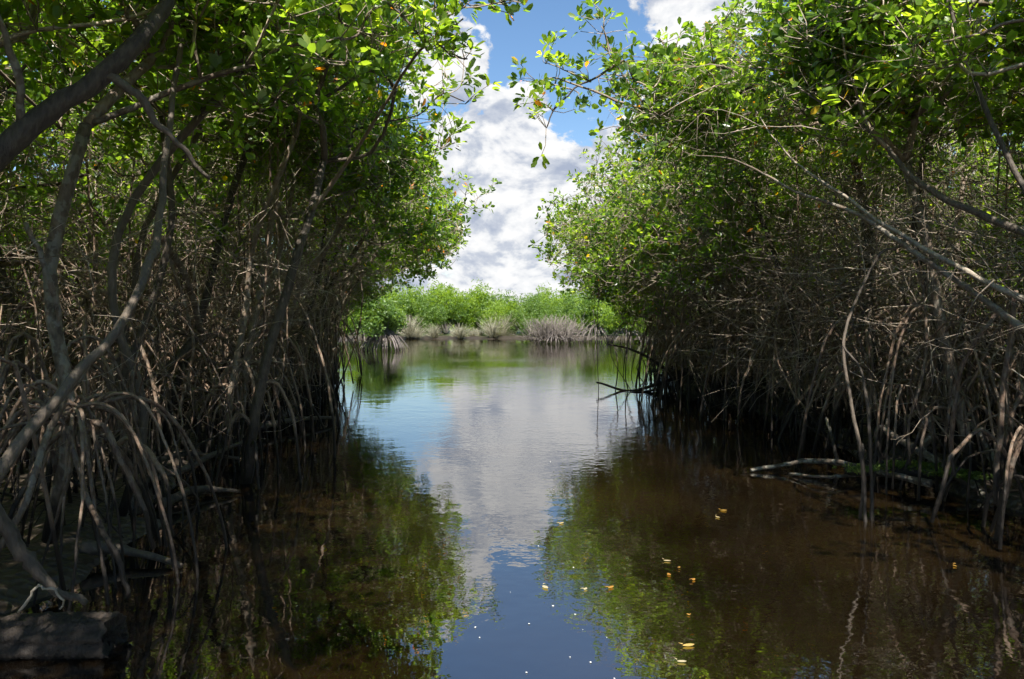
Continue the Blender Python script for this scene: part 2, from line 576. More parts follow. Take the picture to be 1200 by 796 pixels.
def make_tree(base, stem, crown, label, side, n_t=260, n_roots=12, n_hang=3, n_bare=120, group=None, bark='bark',
              extra=(), limbs=(), stems=(), rooth=(0.5, 1.6), leaf='leaf', name='mangrove_tree', per=4, hub=None, reach=(0.5, 1.3),
              lobes=7, leaf_len=0.092, cat='tree', kr=1.0, skirt=1.0):
    """base (x,y); stem list of points; crown list of (centre, radii, share)"""
    bz = ground_z(*base)
    loc = np.array([base[0], base[1], bz])
    root = empty(name, loc, label, cat, group)
    out = np.array([-side * 1.0, 0.0, 0.1])          # towards the channel
    stem = [np.array(q, float) for q in stem]
    tg = np.concatenate([crown_targets(np.array(c), np.array(r), int(n_t * s), lobes) for c, r, s in crown])
    px, py, dp = project(tg)
    tg = tg[keep_mask(tg) & (tg[:, 2] > 1.0)]
    if len(extra):
        tg = np.concatenate([tg, np.array(extra)])
    sp_stem = smooth_path(stem, 3)
    P_, par = grow(sp_stem, tg)
    # rise of the branches: let inner nodes sag slightly
    ch, rad = chains_of(P_, par)
    rad = rad * kr
    trunk = Acc()
    nst = len(sp_stem)
    # the trunk proper
    r_st = np.maximum(rad[:nst], 0.028)
    r_st = np.maximum.accumulate(r_st[::-1])[::-1] * np.linspace(1.25, 1, nst)
    tubes(trunk, wobble(sp_stem, 0.012), r_st, 9, 0.05)
    link('trunk', local(trunk, loc).mesh('trunk', M[bark]), root)
    small = Acc()
    cand = []
    for c in ch:
        c2 = [k for k in c]
        if c2[0] == 0:
            c2 = c2[nst - 1:]
        if len(c2) < 2:
            continue
        cand.append(c2)
    cand.sort(key=lambda c: -rad[c[1]])
    for n_, c in enumerate(cand):
        rr = rad[c].copy()
        rr[0] = min(rr[0], rr[1] * 1.15)
        q = smooth_path(P_[c], 3)
        r = np.interp(np.linspace(0, 1, len(q)), np.linspace(0, 1, len(c)), rr)
        q = wobble(q, 0.018)
        if n_ < 6 and rr[1] > 0.014:
            a = Acc(); tubes(a, q, r, 6, 0.05)
            link('limb', local(a, loc).mesh('limb', M[bark]), root)
        else:
            tubes(small, q, r, 5 if rr[0] > 0.012 else 3)
    # shoots and rosettes
    n = len(tg)
    s = np.repeat(tg, per, 0)
    d = norm(rng.normal(size=(n * per, 3)) * np.array([1, 1, 0.7]) + out * 0.25 + np.array([0, 0, 0.45]))
    e = s + d * rng.uniform(0.08, 0.38, (n * per, 1))
    if len(extra):
        keep = keep_mask(e) | (np.arange(n * per) >= (n - len(extra)) * per)
    else:
        keep = keep_mask(e)
    s, e, d = s[keep], e[keep], d[keep]
    mid = (s + e) / 2 + rng.normal(size=s.shape) * 0.02
    tubes(small, np.stack([s, mid, e], 1), np.tile([0.0050, 0.0042, 0.0036], (len(s), 1)), 3)
    lf = Acc()
    cl = np.repeat(rng.random(n), per)[keep]
    leaves(lf, e, norm(d + np.array([0, 0, 0.7])), 8, leaf_len, rnd=cl, off=0.05)
    crown_o = link('crown', local(lf, loc).mesh('crown', M[leaf], False), root)
    # bare inner shoots
    src = P_[nst // 2:]
    src = src[src[:, 2] < np.quantile(src[:, 2], 0.6)]
    bare_twigs(small, src, out, n_bare, 0.5, 1.5)
    for st in sp_stem[2:]:
        pass
    low = sp_stem[1:] if len(sp_stem) > 2 else sp_stem
    bare_twigs(small, low, out, int(n_bare * 0.5 * skirt), 0.4, 1.3, 0.006)
    tw = link('twigs', local(small, loc).mesh('twigs', M['twig']), crown_o)
    tw['kind'] = 'stuff'
    # prop roots
    for k in range(n_roots):
        zs = rng.uniform(*rooth)
        if hub is not None:
            st = np.array(hub) + rng.normal(size=3) * 0.05
        else:
            kz = np.argmin(np.abs(sp_stem[:, 2] - zs)); st = sp_stem[kz].copy()
        a = (k + rng.uniform(-0.3, 0.3)) / n_roots * 2 * math.pi
        rch = rng.uniform(*reach) * (0.6 + 0.4 * st[2])
        ex_, ey = st[0] + math.cos(a) * rch, st[1] + math.sin(a) * rch
        pts = arch(st, a, rch, ground_z(ex_, ey), lift=rng.uniform(0.02, 0.2))
        mx = project(pts)
        if (inside(mx[0], mx[1], GAP)).sum() > 3 or (loc[1] < 4 and pts[-1, 0] > -2.3 and pts[-1, 1] < 4.4 and side < 0):
            continue
        kq = min(1.0, max(0.6, loc[1] / 10)); add_root(root, loc, pts, kq * rng.uniform(0.013, 0.026), kq * rng.uniform(0.010, 0.016))
    # roots hanging from the crown
    c_ok = tg[(tg[:, 2] < 4.5)]
    if len(c_ok) and n_hang:
        for k in range(n_hang):
            t0 = c_ok[rng.integers(len(c_ok))]
            x, y = t0[0] + rng.normal() * 0.1, t0[1] + rng.normal() * 0.1
            if abs(x) < 2.6 and rng.random() < 0.8:
                continue
            zz = np.linspace(t0[2], max(ground_z(x, y), -0.1), 7)
            pts = np.stack([x + np.cumsum(rng.normal(size=7)) * 0.025, y + np.cumsum(rng.normal(size=7)) * 0.025, zz], 1)
            mx = project(pts)
            if inside(mx[0], mx[1], GAP).any() or np.hypot(x, y) < 9:
                continue
            add_root(root, loc, pts, 0.010, 0.012, 'root', 'hanging_root', 5, 0.004)
    for nm, pts, r0, r1, mt in limbs:
        a = Acc(); path_tube(a, np.array(pts), r0, r1, 9, 6, 0.008)
        link(nm, local(a, loc).mesh(nm, M[mt]), root)
    return root


def copy_tree(o, loc, rz, sc, label, group):
    c = o.copy(); COL.objects.link(c)
    c.location = loc; c.rotation_euler = (0, 0, rz); c.scale = (sc, sc, sc)
    c['label'] = label; c['group'] = group
    for ch in list(o.children):
        d = ch.copy(); COL.objects.link(d); d.parent = c
        for g in list(ch.children):
            e = g.copy(); COL.objects.link(e); e.parent = d
    return c


GL, GR = 'mangroves lining the left bank', 'mangroves lining the right bank'
# ================= LEFT BANK, front row
# nearest tree: thick limb crossing the top left, pale leaning stems
make_tree((-3.4, 3.3), [(-3.4, 3.3, 0), (-3.3, 3.3, 0.9), (-3.1, 3.5, 1.7), P(-40, 215, 4.0)], [((-2.6, 4.4, 4.0), (1.9, 1.9, 1.4), 1.0), ((-3.9, 6.5, 3.9), (1.9, 1.9, 1.4), 0.8)],
          'nearest left mangrove with a thick limb crossing the top left corner', -1, n_t=230, group=GL,
          n_roots=8, n_hang=0, n_bare=90,
          limbs=[('limb', [P(-60, 225, 3.9), P(0, 180, 4.0), P(60, 128, 4.1), P(110, 98, 4.2), P(155, 55, 4.3), P(200, 0, 4.5)], 0.066, 0.040, 'dark_bark'),
                 ('limb', [P(122, 85, 4.22), P(160, 110, 4.2), P(182, 142, 4.25), P(212, 172, 4.3), P(245, 212, 4.4)], 0.026, 0.010, 'dark_bark'),
                 ('limb', [P(28, 150, 4.05), P(22, 90, 4.0), P(5, 40, 4.0), P(-10, -10, 4.0)], 0.022, 0.014, 'bark'),
                 ('leaning_stem', [P(-50, 620, 3.3), P(0, 548, 3.5), P(70, 462, 3.8), P(135, 390, 4.1), P(162, 340, 4.3), P(180, 290, 4.5), P(190, 220, 4.8), P(200, 130, 5.0), P(215, 40, 5.2)], 0.029, 0.018, 'dark_bark'),
                 ('leaning_stem', [P(-10, 660, 3.6), P(30, 590, 3.7), P(60, 500, 3.9), P(95, 440, 4.1), P(140, 385, 4.3)], 0.018, 0.014, 'bark'),
                 ('leaning_stem', [P(30, 262, 4.6), P(52, 310, 4.6), P(68, 370, 4.7), P(72, 430, 4.8)], 0.014, 0.018, 'bark')])
# root fan at the water's edge
hub = P(85, 492, 4.6)
make_tree((hub[0] - 0.15, hub[1] + 0.1), [(hub[0] - 0.2, hub[1] + 0.1, 0.2), hub, (hub[0] - 0.25, hub[1] + 0.2, 1.8), (hub[0] - 0.1, hub[1] + 0.4, 2.7)],
          [((-2.0, 5.4, 4.2), (1.5, 1.5, 1.2), 1.0)], 'left mangrove standing on a dense fan of arching roots above the thick log', -1,
          n_t=200, group=GL, n_roots=24, n_hang=0, hub=hub, reach=(0.35, 1.0), n_bare=60,
          limbs=[('prop_root', [P(95, 490, 4.6), P(120, 500, 4.5), P(145, 545, 4.5), P(170, 600, 4.55), P(178, 640, 4.6)], 0.020, 0.014, 'root'),
                 ('prop_root', [P(130, 530, 5.3), P(150, 515, 5.3), P(175, 530, 5.2), P(196, 570, 5.1), P(200, 625, 5.1)], 0.020, 0.014, 'root'),
                 ('prop_root', [P(80, 500, 4.3), P(95, 560, 4.2), P(120, 620, 4.0), P(140, 665, 3.95), P(152, 700, 3.95)], 0.016, 0.012, 'root')])
# trunk with the inverted V
make_tree((-3.85, 9.0), [P(190, 515, 9.0), P(207, 450, 9.0), P(235, 370, 9.0), P(256, 290, 9.0), P(275, 215, 9.2), P(300, 150, 9.4)],
          [((-2.8, 9.3, 4.2), (2.2, 1.7, 1.2), 1.0)], 'left mangrove with a black lower trunk, dark diagonal leg and pale inverted V', -1,
          bark='dark_bark', group=GL, n_roots=8, n_bare=120,
          limbs=[('prop_leg', [P(233, 388, 8.9), P(205, 425, 8.7), P(150, 462, 8.3), P(100, 490, 8.0)], 0.050, 0.045, 'dark_bark'),
                 ('leaning_stem', [P(188, 278, 7.6), P(215, 320, 8.0), P(230, 365, 8.4), P(238, 400, 8.8)], 0.030, 0.036, 'bark'),
                 ('leaning_stem', [P(198, 300, 7.8), P(214, 350, 8.0), P(226, 410, 8.2), P(205, 500, 8.4), P(200, 530, 8.4)], 0.016, 0.014, 'bark')])
make_tree((-3.25, 9.9), [P(270, 525, 9.3), P(284, 450, 9.3), P(297, 380, 9.4), P(312, 300, 9.5), P(325, 220, 9.7), P(345, 150, 10)],
          [((-2.3, 10.6, 4.4), (2.2, 1.7, 1.3), 1.0)], 'left mangrove with a straight rough grey trunk behind two hanging vertical roots', -1, group=GL, n_roots=10,
          limbs=[('hanging_root', [P(315, 120, 8.2), P(317, 220, 8.2), P(312, 330, 8.2), P(308, 420, 8.2)], 0.009, 0.011, 'root'),
                 ('hanging_root', [P(326, 125, 8.4), P(325, 240, 8.4), P(330, 400, 8.4)], 0.009, 0.011, 'root'),
                 ('hanging_root', [P(334, 140, 8.6), P(337, 300, 8.6), P(336, 410, 8.6)], 0.007, 0.009, 'root'),
                 ('hanging_root', [P(228, 200, 7.6), P(230, 270, 7.6), P(226, 330, 7.6)], 0.010, 0.007, 'pale_bark')])
make_tree((-2.35, 7.3), [P(288, 568, 7.3), P(297, 505, 7.3), P(313, 425, 7.35), P(332, 355, 7.5), P(347, 300, 7.6), P(362, 250, 7.8), P(380, 190, 8.2)],
          [((-1.9, 8.4, 4.2), (1.9, 1.7, 1.2), 0.6), ((-1.6, 7.0, 4.3), (1.8, 1.5, 1.0), 0.4)],
          'slender dark trunked mangrove standing in water by the left bank', -1, bark='dark_bark', group=GL, n_roots=5, n_t=280,
          rooth=(0.3, 0.9), reach=(0.25, 0.6), n_bare=90,
          extra=[P(x, y, 6.0) for x, y in ((520, 20), (545, 8), (575, 5), (592, 4), (500, 60), (530, 62), (545, 70), (490, 40), (510, 45), (470, 20))]
          + [P(x, y, 9.0) for x, y in ((520, 110), (540, 100), (545, 122), (500, 130), (530, 150), (515, 175))],
          limbs=[('limb', [P(362, 250, 7.8), P(400, 200, 7.6), P(440, 140, 7.2), P(470, 90, 6.8), P(500, 50, 6.2), P(545, 22, 6.0)], 0.022, 0.006, 'bark')])
lf = [(-3.45, 11.6), (-3.5, 13.6), (-3.8, 15.6), (-4.1, 18.0), (-4.8, 20.5), (-5.6, 23.0), (-6.4, 25.0)]
lab = ['left mangrove behind the slender dark trunk, on the low mud spit', 'left mangrove about half way along the left bank, its thin stems curving over the water',
       'left mangrove just beyond half way along the bank, with many thin prop roots', 'left mangrove three quarters of the way along the bank, arching right over the shore',
       'left mangrove third from the far end of the left bank', 'left mangrove second from the far end, its low leafy branches over the lagoon',
       'last mangrove at the far end of the left bank, stooping towards the distant root island']
ex = {2: [P(x, y, 15) for x, y in ((525, 215), (545, 228), (560, 232), (572, 226), (555, 245), (540, 250))]}
for k, ((x, y), lb) in enumerate(zip(lf, lab)):
    h = 2.6
    st = [(x, y, 0), (x + 0.1, y, 0.9), (x + 0.35, y, 1.9), (x + 0.8, y + 0.1, h), (x + 1.3, y + 0.1, 3.4)]
    cx = x + 1.5 + 0.1 * k
    make_tree((x, y), st, [((cx, y, 3.5), (2.4, 1.9, 1.35), 0.6), ((x - 0.1, y, 4.6), (2.2, 1.8, 1.2), 0.45)] + ([((x + 1.3, y, 2.1), (1.3, 1.3, 1.0), 0.25)] if k > 3 else []), lb, -1, n_t=270, group=GL,
              n_roots=14, n_hang=4, extra=ex.get(k, ()), n_bare=120, rooth=(0.5, 2.0), skirt=1.6)

# out-of-view trees added beside and behind the boat to shade the foreground
make_tree((-3.6, 0.9), [(-3.6, 0.9, 0), (-3.5, 0.9, 1.6), (-3.2, 1.0, 2.8)], [((-2.3, 1.1, 4.6), (1.9, 1.7, 1.2), 1.0), ((-2.6, 2.6, 4.6), (1.7, 1.5, 1.1), 0.7)],
          'unseen mangrove added beside the boat to shade the near end of the left bank', -1, n_t=240, group=GL, n_roots=6, n_hang=0, n_bare=30)
make_tree((-3.8, -2.0), [(-3.8, -2, 0), (-3.6, -2, 1.6), (-3.2, -2, 2.8)], [((-1.9, -2.0, 4.8), (2.2, 1.9, 1.2), 1.0)],
          'unseen mangrove added behind the boat on the left bank for shade', -1, n_t=240, group=GL, n_roots=6, n_hang=0, n_bare=30)
make_tree((4.9, -0.5), [(4.9, -.5, 0), (4.7, -.5, 1.6), (4.4, -.5, 2.8)], [((3.9, -0.3, 4.8), (1.8, 1.9, 1.2), 1.0), ((4.2, 2.4, 4.5), (1.7, 1.9, 1.0), 1.0), ((4.3, 3.9, 4.6), (1.5, 1.0, 0.8), 0.5)],
          'unseen mangrove added beside the boat on the right bank for shade', 1, n_t=240, group=GR, n_roots=6, n_hang=0, n_bare=30)

# ================= RIGHT BANK, front row
make_tree((5.2, 5.2), [(5.2, 5.2, 0), (5.1, 5.2, 0.9), (4.9, 5.3, 1.7), (4.8, 5.3, 2.4)], [((3.4, 6.3, 3.9), (1.5, 1.8, 1.0), 0.9), ((4.9, 7.8, 4.0), (1.9, 1.9, 1.2), 0.6), ((4.6, 5.6, 4.0), (1.5, 1.6, 1.1), 0.5)],
          'nearest right mangrove, sending two long pale limbs diagonally up across the right side', 1, n_t=200, group=GR, n_roots=14, n_hang=2, n_bare=200,
          limbs=[('limb', [P(1290, 440, 5.0), P(1200, 385, 5.4), P(1130, 335, 5.8), P(1060, 288, 6.1), P(1000, 250, 6.4), P(930, 222, 6.8), P(860, 188, 7.2), P(800, 180, 7.5)], 0.032, 0.003, 'bark'),
                 ('limb', [P(1290, 385, 5.1), P(1200, 350, 5.4), P(1120, 312, 5.8), P(1050, 272, 6.2), P(985, 228, 6.5), P(940, 195, 6.8), P(905, 160, 7.0), P(880, 120, 7.2)], 0.026, 0.003, 'pale_bark'),
                 ('limb', [P(1300, 330, 5.2), P(1200, 272, 5.6), P(1130, 243, 5.9), P(1075, 212, 6.1), P(1040, 175, 6.3), P(1005, 142, 6.4), P(975, 128, 6.5), P(930, 100, 6.7)], 0.036, 0.006, 'dark_bark'),
                 ('limb', [P(1040, 175, 6.3), P(1020, 150, 6.3), P(1000, 100, 6.3), P(985, 40, 6.3)], 0.014, 0.008, 'bark'),
                 ('limb', [P(1290, 10, 5.0), P(1200, 22, 5.1), P(1150, 38, 5.2), P(1105, 48, 5.3)], 0.014, 0.008, 'bark'),
                 ('limb', [P(1250, 300, 5.0), P(1190, 200, 5.3), P(1140, 90, 5.6), P(1110, 0, 5.8)], 0.024, 0.012, 'dark_bark')])
make_tree((3.95, 7.0), [P(1140, 560, 7.0), P(1120, 460, 7.0), P(1098, 360, 7.0), P(1085, 270, 7.0), P(1060, 190, 7.2)],
          [((3.6, 7.4, 4.1), (1.9, 1.6, 1.3), 0.7), ((2.9, 7.2, 4.1), (1.6, 1.6, 1.0), 0.45)],
          'right mangrove with a bundle of root tips standing in open water', 1, n_t=260, group=GR, n_roots=18, n_bare=320, rooth=(0.6, 1.7), reach=(0.3, 0.75),
          limbs=[('hanging_root', [P(1062, 286, 6.1), P(1030, 300, 6.3), P(1000, 360, 6.3), P(988, 410, 6.2), P(1000, 480, 6.1), P(1012, 560, 6.0), P(1008, 615, 6.0)], 0.010, 0.015, 'dark_bark'),
                 ('hanging_root', [P(988, 405, 6.2), P(1010, 440, 6.1), P(1018, 500, 6.0), P(1022, 560, 6.0), P(1022, 618, 5.95)], 0.009, 0.015, 'dark_bark'),
                 ('hanging_root', [P(1010, 520, 6.05), P(1014, 570, 6.0), P(1015, 616, 5.9)], 0.012, 0.014, 'dark_bark'),
                 ('prop_root', [P(1082, 330, 7.0), P(1085, 420, 6.9), P(1065, 500, 6.8), P(1068, 545, 6.8)], 0.014, 0.012, 'root'),
                 ('prop_root', [P(1175, 360, 6.0), P(1150, 390, 6.0), P(1125, 440, 6.1), P(1115, 520, 6.2), P(1120, 560, 6.2)], 0.018, 0.016, 'root'),
                 ('prop_root', [P(1190, 340, 5.6), P(1180, 420, 5.6), P(1172, 500, 5.6), P(1165, 590, 5.6)], 0.020, 0.018, 'root')])
make_tree((4.2, 9.6), [P(1022, 500, 9.6), P(1020, 420, 9.6), P(1016, 350, 9.6), P(1018, 280, 9.6), P(1005, 200, 9.7), P(985, 140, 9.8)],
          [((3.4, 10.0, 4.3), (2.2, 1.8, 1.4), 0.75), ((2.4, 9.0, 4.0), (1.6, 1.6, 1.1), 0.45), ((1.55, 8.6, 4.0), (1.1, 1.2, 0.9), 0.35)],
          'right mangrove with a thick black vertical trunk behind the root bundle', 1, bark='dark_bark', group=GR, n_roots=14, n_bare=220, kr=1.15,
          extra=[P(x, y, 8.6) for x, y in ((705, 20), (708, 40), (715, 62), (700, 50), (722, 75), (640, 75), (628, 95), (650, 100), (632, 118), (660, 82), (672, 105),
                                             (690, 95), (775, 48), (768, 62), (735, 72), (648, 130), (640, 150), (790, 60))],
          limbs=[('limb', [P(985, 140, 9.8), P(900, 150, 9.2), P(820, 140, 8.9), P(760, 130, 8.7), P(700, 110, 8.6), P(655, 92, 8.6), P(630, 95, 8.6)], 0.024, 0.006, 'bark'),
                 ('limb', [P(760, 130, 8.7), P(735, 95, 8.6), P(718, 65, 8.6), P(706, 30, 8.6)], 0.012, 0.005, 'bark')])
rf = [(4.5, 11.8), (4.2, 13.6), (3.9, 15.4), (3.6, 17.2), (3.9, 19.4), (5.0, 21.6)]
lab = ['right mangrove beside the sunlit tan stump, with pale curved prop roots', 'right mangrove at about the middle of the right bank, bare twigs bristling over the water',
       'right mangrove just beyond the middle of the bank, with a tall arch of prop root', 'right mangrove with a low dark branch reaching out over the lagoon',
       'second last mangrove on the right bank with bright low leaves', 'last mangrove at the far end of the right bank']
exr = {3: [P(x, y, 15.5) for x, y in ((650, 240), (642, 255), (660, 235), (640, 275), (645, 300))]}
for k, ((x, y), lb) in enumerate(zip(rf, lab)):
    st = [(x, y, 0), (x - 0.1, y, 0.9), (x - 0.4, y, 1.9), (x - 0.9, y + 0.1, 2.6), (x - 1.4, y + 0.1, 3.4)]
    lm = []
    if k == 3:
        lm = [('low_branch', [P(800, 440, 17), P(765, 452, 16.9), P(735, 458, 16.8), P(700, 448, 16.6)], 0.045, 0.018, 'dark_bark'),
              ('low_branch', [P(775, 456, 16.6), P(745, 460, 16.4), P(700, 466, 16.2)], 0.026, 0.012, 'dark_bark'),
              ('low_branch', [P(790, 445, 17), P(770, 425, 17), P(740, 410, 16.9), P(712, 403, 16.8)], 0.04, 0.016, 'dark_bark'),
              ('hanging_root', [P(720, 406, 16.8), P(724, 430, 16.8), P(720, 466, 16.8)], 0.010, 0.012, 'dark_bark'),
              ('hanging_root', [P(735, 408, 16.8), P(733, 440, 16.8), P(738, 466, 16.8)], 0.010, 0.012, 'dark_bark'),
              ('hanging_root', [P(702, 340, 16.8), P(700, 380, 16.8), P(702, 466, 16.8)], 0.007, 0.008, 'dark_bark'),
              ('hanging_root', [P(750, 412, 16.8), P(748, 440, 16.8), P(754, 466, 16.8)], 0.010, 0.012, 'dark_bark'),
              ('prop_root', [P(842, 415, 16), P(825, 425, 16), P(810, 450, 16), P(803, 475, 16)], 0.022, 0.018, 'pale_bark'),
              ('hanging_root', [P(735, 370, 16.8), P(715, 410, 16.8), P(742, 462, 16.8)], 0.008, 0.008, 'dark_bark')]
    make_tree((x, y), st, [((x - 1.3, y, 3.2), (2.4, 1.9, 1.5), 0.65), ((x, y, 4.6), (2.4, 1.8, 1.3), 0.45)] + ([((x - 1.4, y, 2.0), (1.5, 1.4, 1.1), 0.35)] if k > 2 else []), lb, 1, n_t=330, group=GR,
              n_roots=16, n_hang=4, extra=exr.get(k, ()), n_bare=190, rooth=(0.5, 2.2), limbs=lm, skirt=2.0)

# slender young stems between the bigger trees
SL = [(-2.9, 5.9, 'young stem just behind the root fan on the left bank'), (-3.3, 6.9, 'leaning young stem between the root fan and the slender dark trunk'),
      (-2.95, 8.2, 'young stem close behind the slender dark trunk'), (-3.9, 7.9, 'young dark stem in front of the black trunk with the diagonal leg'),
      (-3.5, 10.6, 'young stem close beside the tree with the straight rough grey trunk'), (-3.35, 12.6, 'young stem on the left mud spit'),
      (-3.9, 12.4, 'shaded young stem behind the left mud spit'), (-3.6, 14.6, 'slim young stem half way along the left bank'),
      (-4.3, 16.8, 'slim young stem in the farther half of the left bank'), (-4.5, 19.3, 'far slim young stem near the end of the left bank')]
SR = [(4.5, 8.3, 'young stem left of the lichen covered branch on the right bank'), (4.9, 6.4, 'young stem behind the moss on the right bank'),
      (4.0, 10.9, 'young stem just left of the sunlit tan stump'), (4.4, 13.0, 'young stem at the middle of the right bank'), (3.8, 14.6, 'slim young stem just beyond the middle of the right bank')]
for side, lst in ((-1, SL), (1, SR)):
    for x, y, lb in lst:
        l0, l1 = rng.uniform(0.1, 0.5), rng.uniform(0.2, 0.9)
        st = [(x, y, 0), (x + rng.normal() * .08, y, 0.8), (x - side * l0 * .5, y + rng.normal() * .1, 1.6), (x - side * l0, y, 2.4), (x - side * l1, y + rng.normal() * .15, 3.3)]
        make_tree((x, y), st, [((x - side * l1, y, 4.0), (0.9, 0.9, 0.7), 1.0)], lb, side, n_t=60, group='slender young mangroves of the %s bank' % ('left' if side < 0 else 'right'),
                  n_roots=7, n_hang=0, n_bare=26, rooth=(0.3, 1.2), reach=(0.2, 0.6), name='young_mangrove', bark='bark' if rng.random() < 0.5 else 'dark_bark', kr=1.25)

# ================= rows behind: a few kinds, copied
GRPS = {-1: 'mangroves crowded in the shade behind the left bank', 1: 'mangroves crowded in the shade behind the right bank'}
protos = []
SAVE = GAP
for k in range(3):
    GAP = [(0, 0), (1, 0), (0, 1)]
    bx, by = 30.0, 30.0
    st = [(bx, by, 0), (bx + 0.1, by, 1.0), (bx - 0.1, by + 0.1, 2.2), (bx, by, 3.4)]
    SP_, SPARSE = SPARSE, [(0, 0), (1, 0), (0, 1)]
    t = make_tree((bx, by), st, [((bx, by, 4.2), (2.3, 2.3, 1.2), 0.75), ((bx, by, 2.7), (2.0, 2.0, 0.9), 0.25)], 'x', 1, n_t=240, n_roots=16, n_hang=7, n_bare=260,
                  rooth=(0.4, 2.4), reach=(0.4, 1.6), bark=['bark', 'dark_bark', 'bark'][k])
    SPARSE = SP_
    protos.append(t)
GAP = SAVE
spots = []
for side, xs in ((-1, (-5.6, -7.7, -10.3, -13.4)), (1, (6.4, 8.4, 10.9, 14.0))):
    for row, x in enumerate(xs):
        for y in np.arange(1.0 if row else 3.5, (27 if side < 0 else 32) if row < 3 else 38, 2.5 + 0.45 * row):
            if side == 1 and y < 4 and row == 0:
                continue
            xx, yy = x + rng.normal() * 0.35, y + rng.normal() * 0.4 + (0.8 if row % 2 else 0)
            if yy > (24.5 if side < 0 else 21.5) and row < (2 if side < 0 else 1):
                continue
            spots.append((side, row, xx, yy))
used = set()
for side, row, x, y in spots:
    k = int(rng.integers(3))
    lb = ('mangrove in the dim thicket behind the front row of the %s bank' % ('left' if side < 0 else 'right'))
    loc = (x, y, ground_z(x, y))
    rz, sc = rng.uniform(0, 6.28), rng.uniform(0.88, 1.12)
    if k not in used:
        used.add(k)
        o = protos[k]; o.location = loc; o.rotation_euler = (0, 0, rz); o.scale = (sc, sc, sc)
        o['label'] = lb; o['group'] = GRPS[side]
    else:
        copy_tree(protos[k], loc, rz, sc, lb, GRPS[side])

# ================= tangle of thin roots and stems under the trees (beyond counting)
def tangle(side, n):
    a = Acc()
    y = rng.uniform(1.5, 25 if side < 0 else 21.5, n)
    edge = np.interp(y, LY, LX) if side < 0 else np.interp(y, RY, RX)
    dep = rng.random(n) ** 1.3 * 6
    x = edge + side * (0.15 + dep)
    z1 = rng.uniform(0.7, 3.6, n)
    zb = land_h(x, y) - 0.05
    K = 8
    t = np.linspace(0, 1, K)[None, :, None]
    lean = rng.normal(size=(n, 1, 3)) * np.array([0.75, 0.8, 0])
    bow = rng.normal(size=(n, 1, 3)) * np.array([0.32, 0.35, 0])
    p0 = np.stack([x, y, zb], -1)[:, None]
    p1 = np.stack([x, y, z1], -1)[:, None] + lean
    pts = p0 * (1 - t) + p1 * t + bow * np.sin(t * math.pi) + np.cumsum(rng.normal(size=(n, K, 3)), 1) * 0.012
    rad = rng.uniform(0.006, 0.017, (n, 1)) * np.linspace(1, 0.7, K)[None]
    db = np.hypot(x, y)
    rad *= np.clip(db / 10, 0.5, 1)[:, None]
    ok = keep_mask(pts[:, -1]) & keep_mask(pts[:, K // 2]) & (db > 5.2) & (pts[:, -1, 2] < 1.0 + db * 0.17) & (side * (pts[:, -1, 0] - edge) > -0.3)
    tubes(a, pts[ok], rad[ok], 5)
    # arches
    m = n // 3
    yy = rng.uniform(2, 24.5 if side < 0 else 21, m)
    ed = np.interp(yy, LY, LX) if side < 0 else np.interp(yy, RY, RX)
    xx = ed + side * (0.1 + rng.random(m) * 4)
    h = rng.uniform(0.4, 1.5, m)
    an = rng.uniform(0, 6.28, m); w = rng.uniform(0.3, 1.0, m)
    tt = np.linspace(0, 1, 11)
    prof = np.sin(tt * math.pi) ** 0.7
    pts = np.stack([xx[:, None] + np.cos(an)[:, None] * w[:, None] * tt, yy[:, None] + np.sin(an)[:, None] * w[:, None] * tt,
                    h[:, None] * prof[None] + 0.02], -1)
    pts += rng.normal(size=pts.shape) * 0.01
    ok = keep_mask(pts[:, 5]) & keep_mask(pts[:, -1])
    tubes(a, pts[ok], (rng.uniform(0.008, 0.018, (m, 1)) * np.ones((1, 11)))[ok], 5)
    # thin bare crisscross shoots
    st = np.stack([x, y, rng.uniform(0.4, 3.0, n)], -1)
    bare_twigs(a, st, np.array([-side * 0.6, 0, 0.0]), int(n * 1.8), 0.4, 1.5, 0.0055)
    bt = Acc()
    m = n * 2
    yy = rng.uniform(3, 24 if side < 0 else 21, m)
    ed = np.interp(yy, LY, LX) if side < 0 else np.interp(yy, RY, RX)
    st = np.stack([ed + side * rng.uniform(-0.5, 2.5, m), yy, rng.uniform(0.9, 3.9, m)], -1)
    st[:, 2] = np.minimum(st[:, 2], 0.9 + 0.19 * np.hypot(st[:, 0], st[:, 1]) * rng.uniform(0.6, 1.1, m))
    bare_twigs(bt, st, np.array([-side * 1.4, 0, 0.35]), m if side > 0 else m // 2, 0.5, 2.0, 0.0055, 9)
    tag(link('bare_shoots', bt.mesh('bare_shoots', M['twig'])), 'pale bare shoots curving out over the water from the %s bank' % ('left' if side < 0 else 'right'), 'shoots', kind='stuff')
    nm = 'root_tangle'
    o = link(nm, a.mesh(nm, M['root']))
    tag(o, 'tangle of thin brown roots and bare shoots under the trees of the %s bank' % ('left' if side < 0 else 'right'), 'roots', kind='stuff')


tangle(-1, 1500)
tangle(1, 1700)

# dense undergrowth closing the view deep in both banks
for side in (-1, 1):
    n = 2600
    a = Acc()
    y = rng.uniform(-4, 46, n); x = side * rng.uniform(16.5, 20.5, n); z = rng.random(n) * (5.5 + 1.2 * np.sin(y * 0.9))
    b = np.stack([x, y, z], -1)
    leaves(a, b, norm(rng.normal(size=(n, 3)) + [0, 0, 0.6]), 9, 0.42, off=0.5)
    o = link('far_thicket', a.mesh('far_thicket', M['leaf'], False))
    tag(o, 'dense leafy thicket far behind the %s bank' % ('left' if side < 0 else 'right'), 'thicket', kind='stuff')


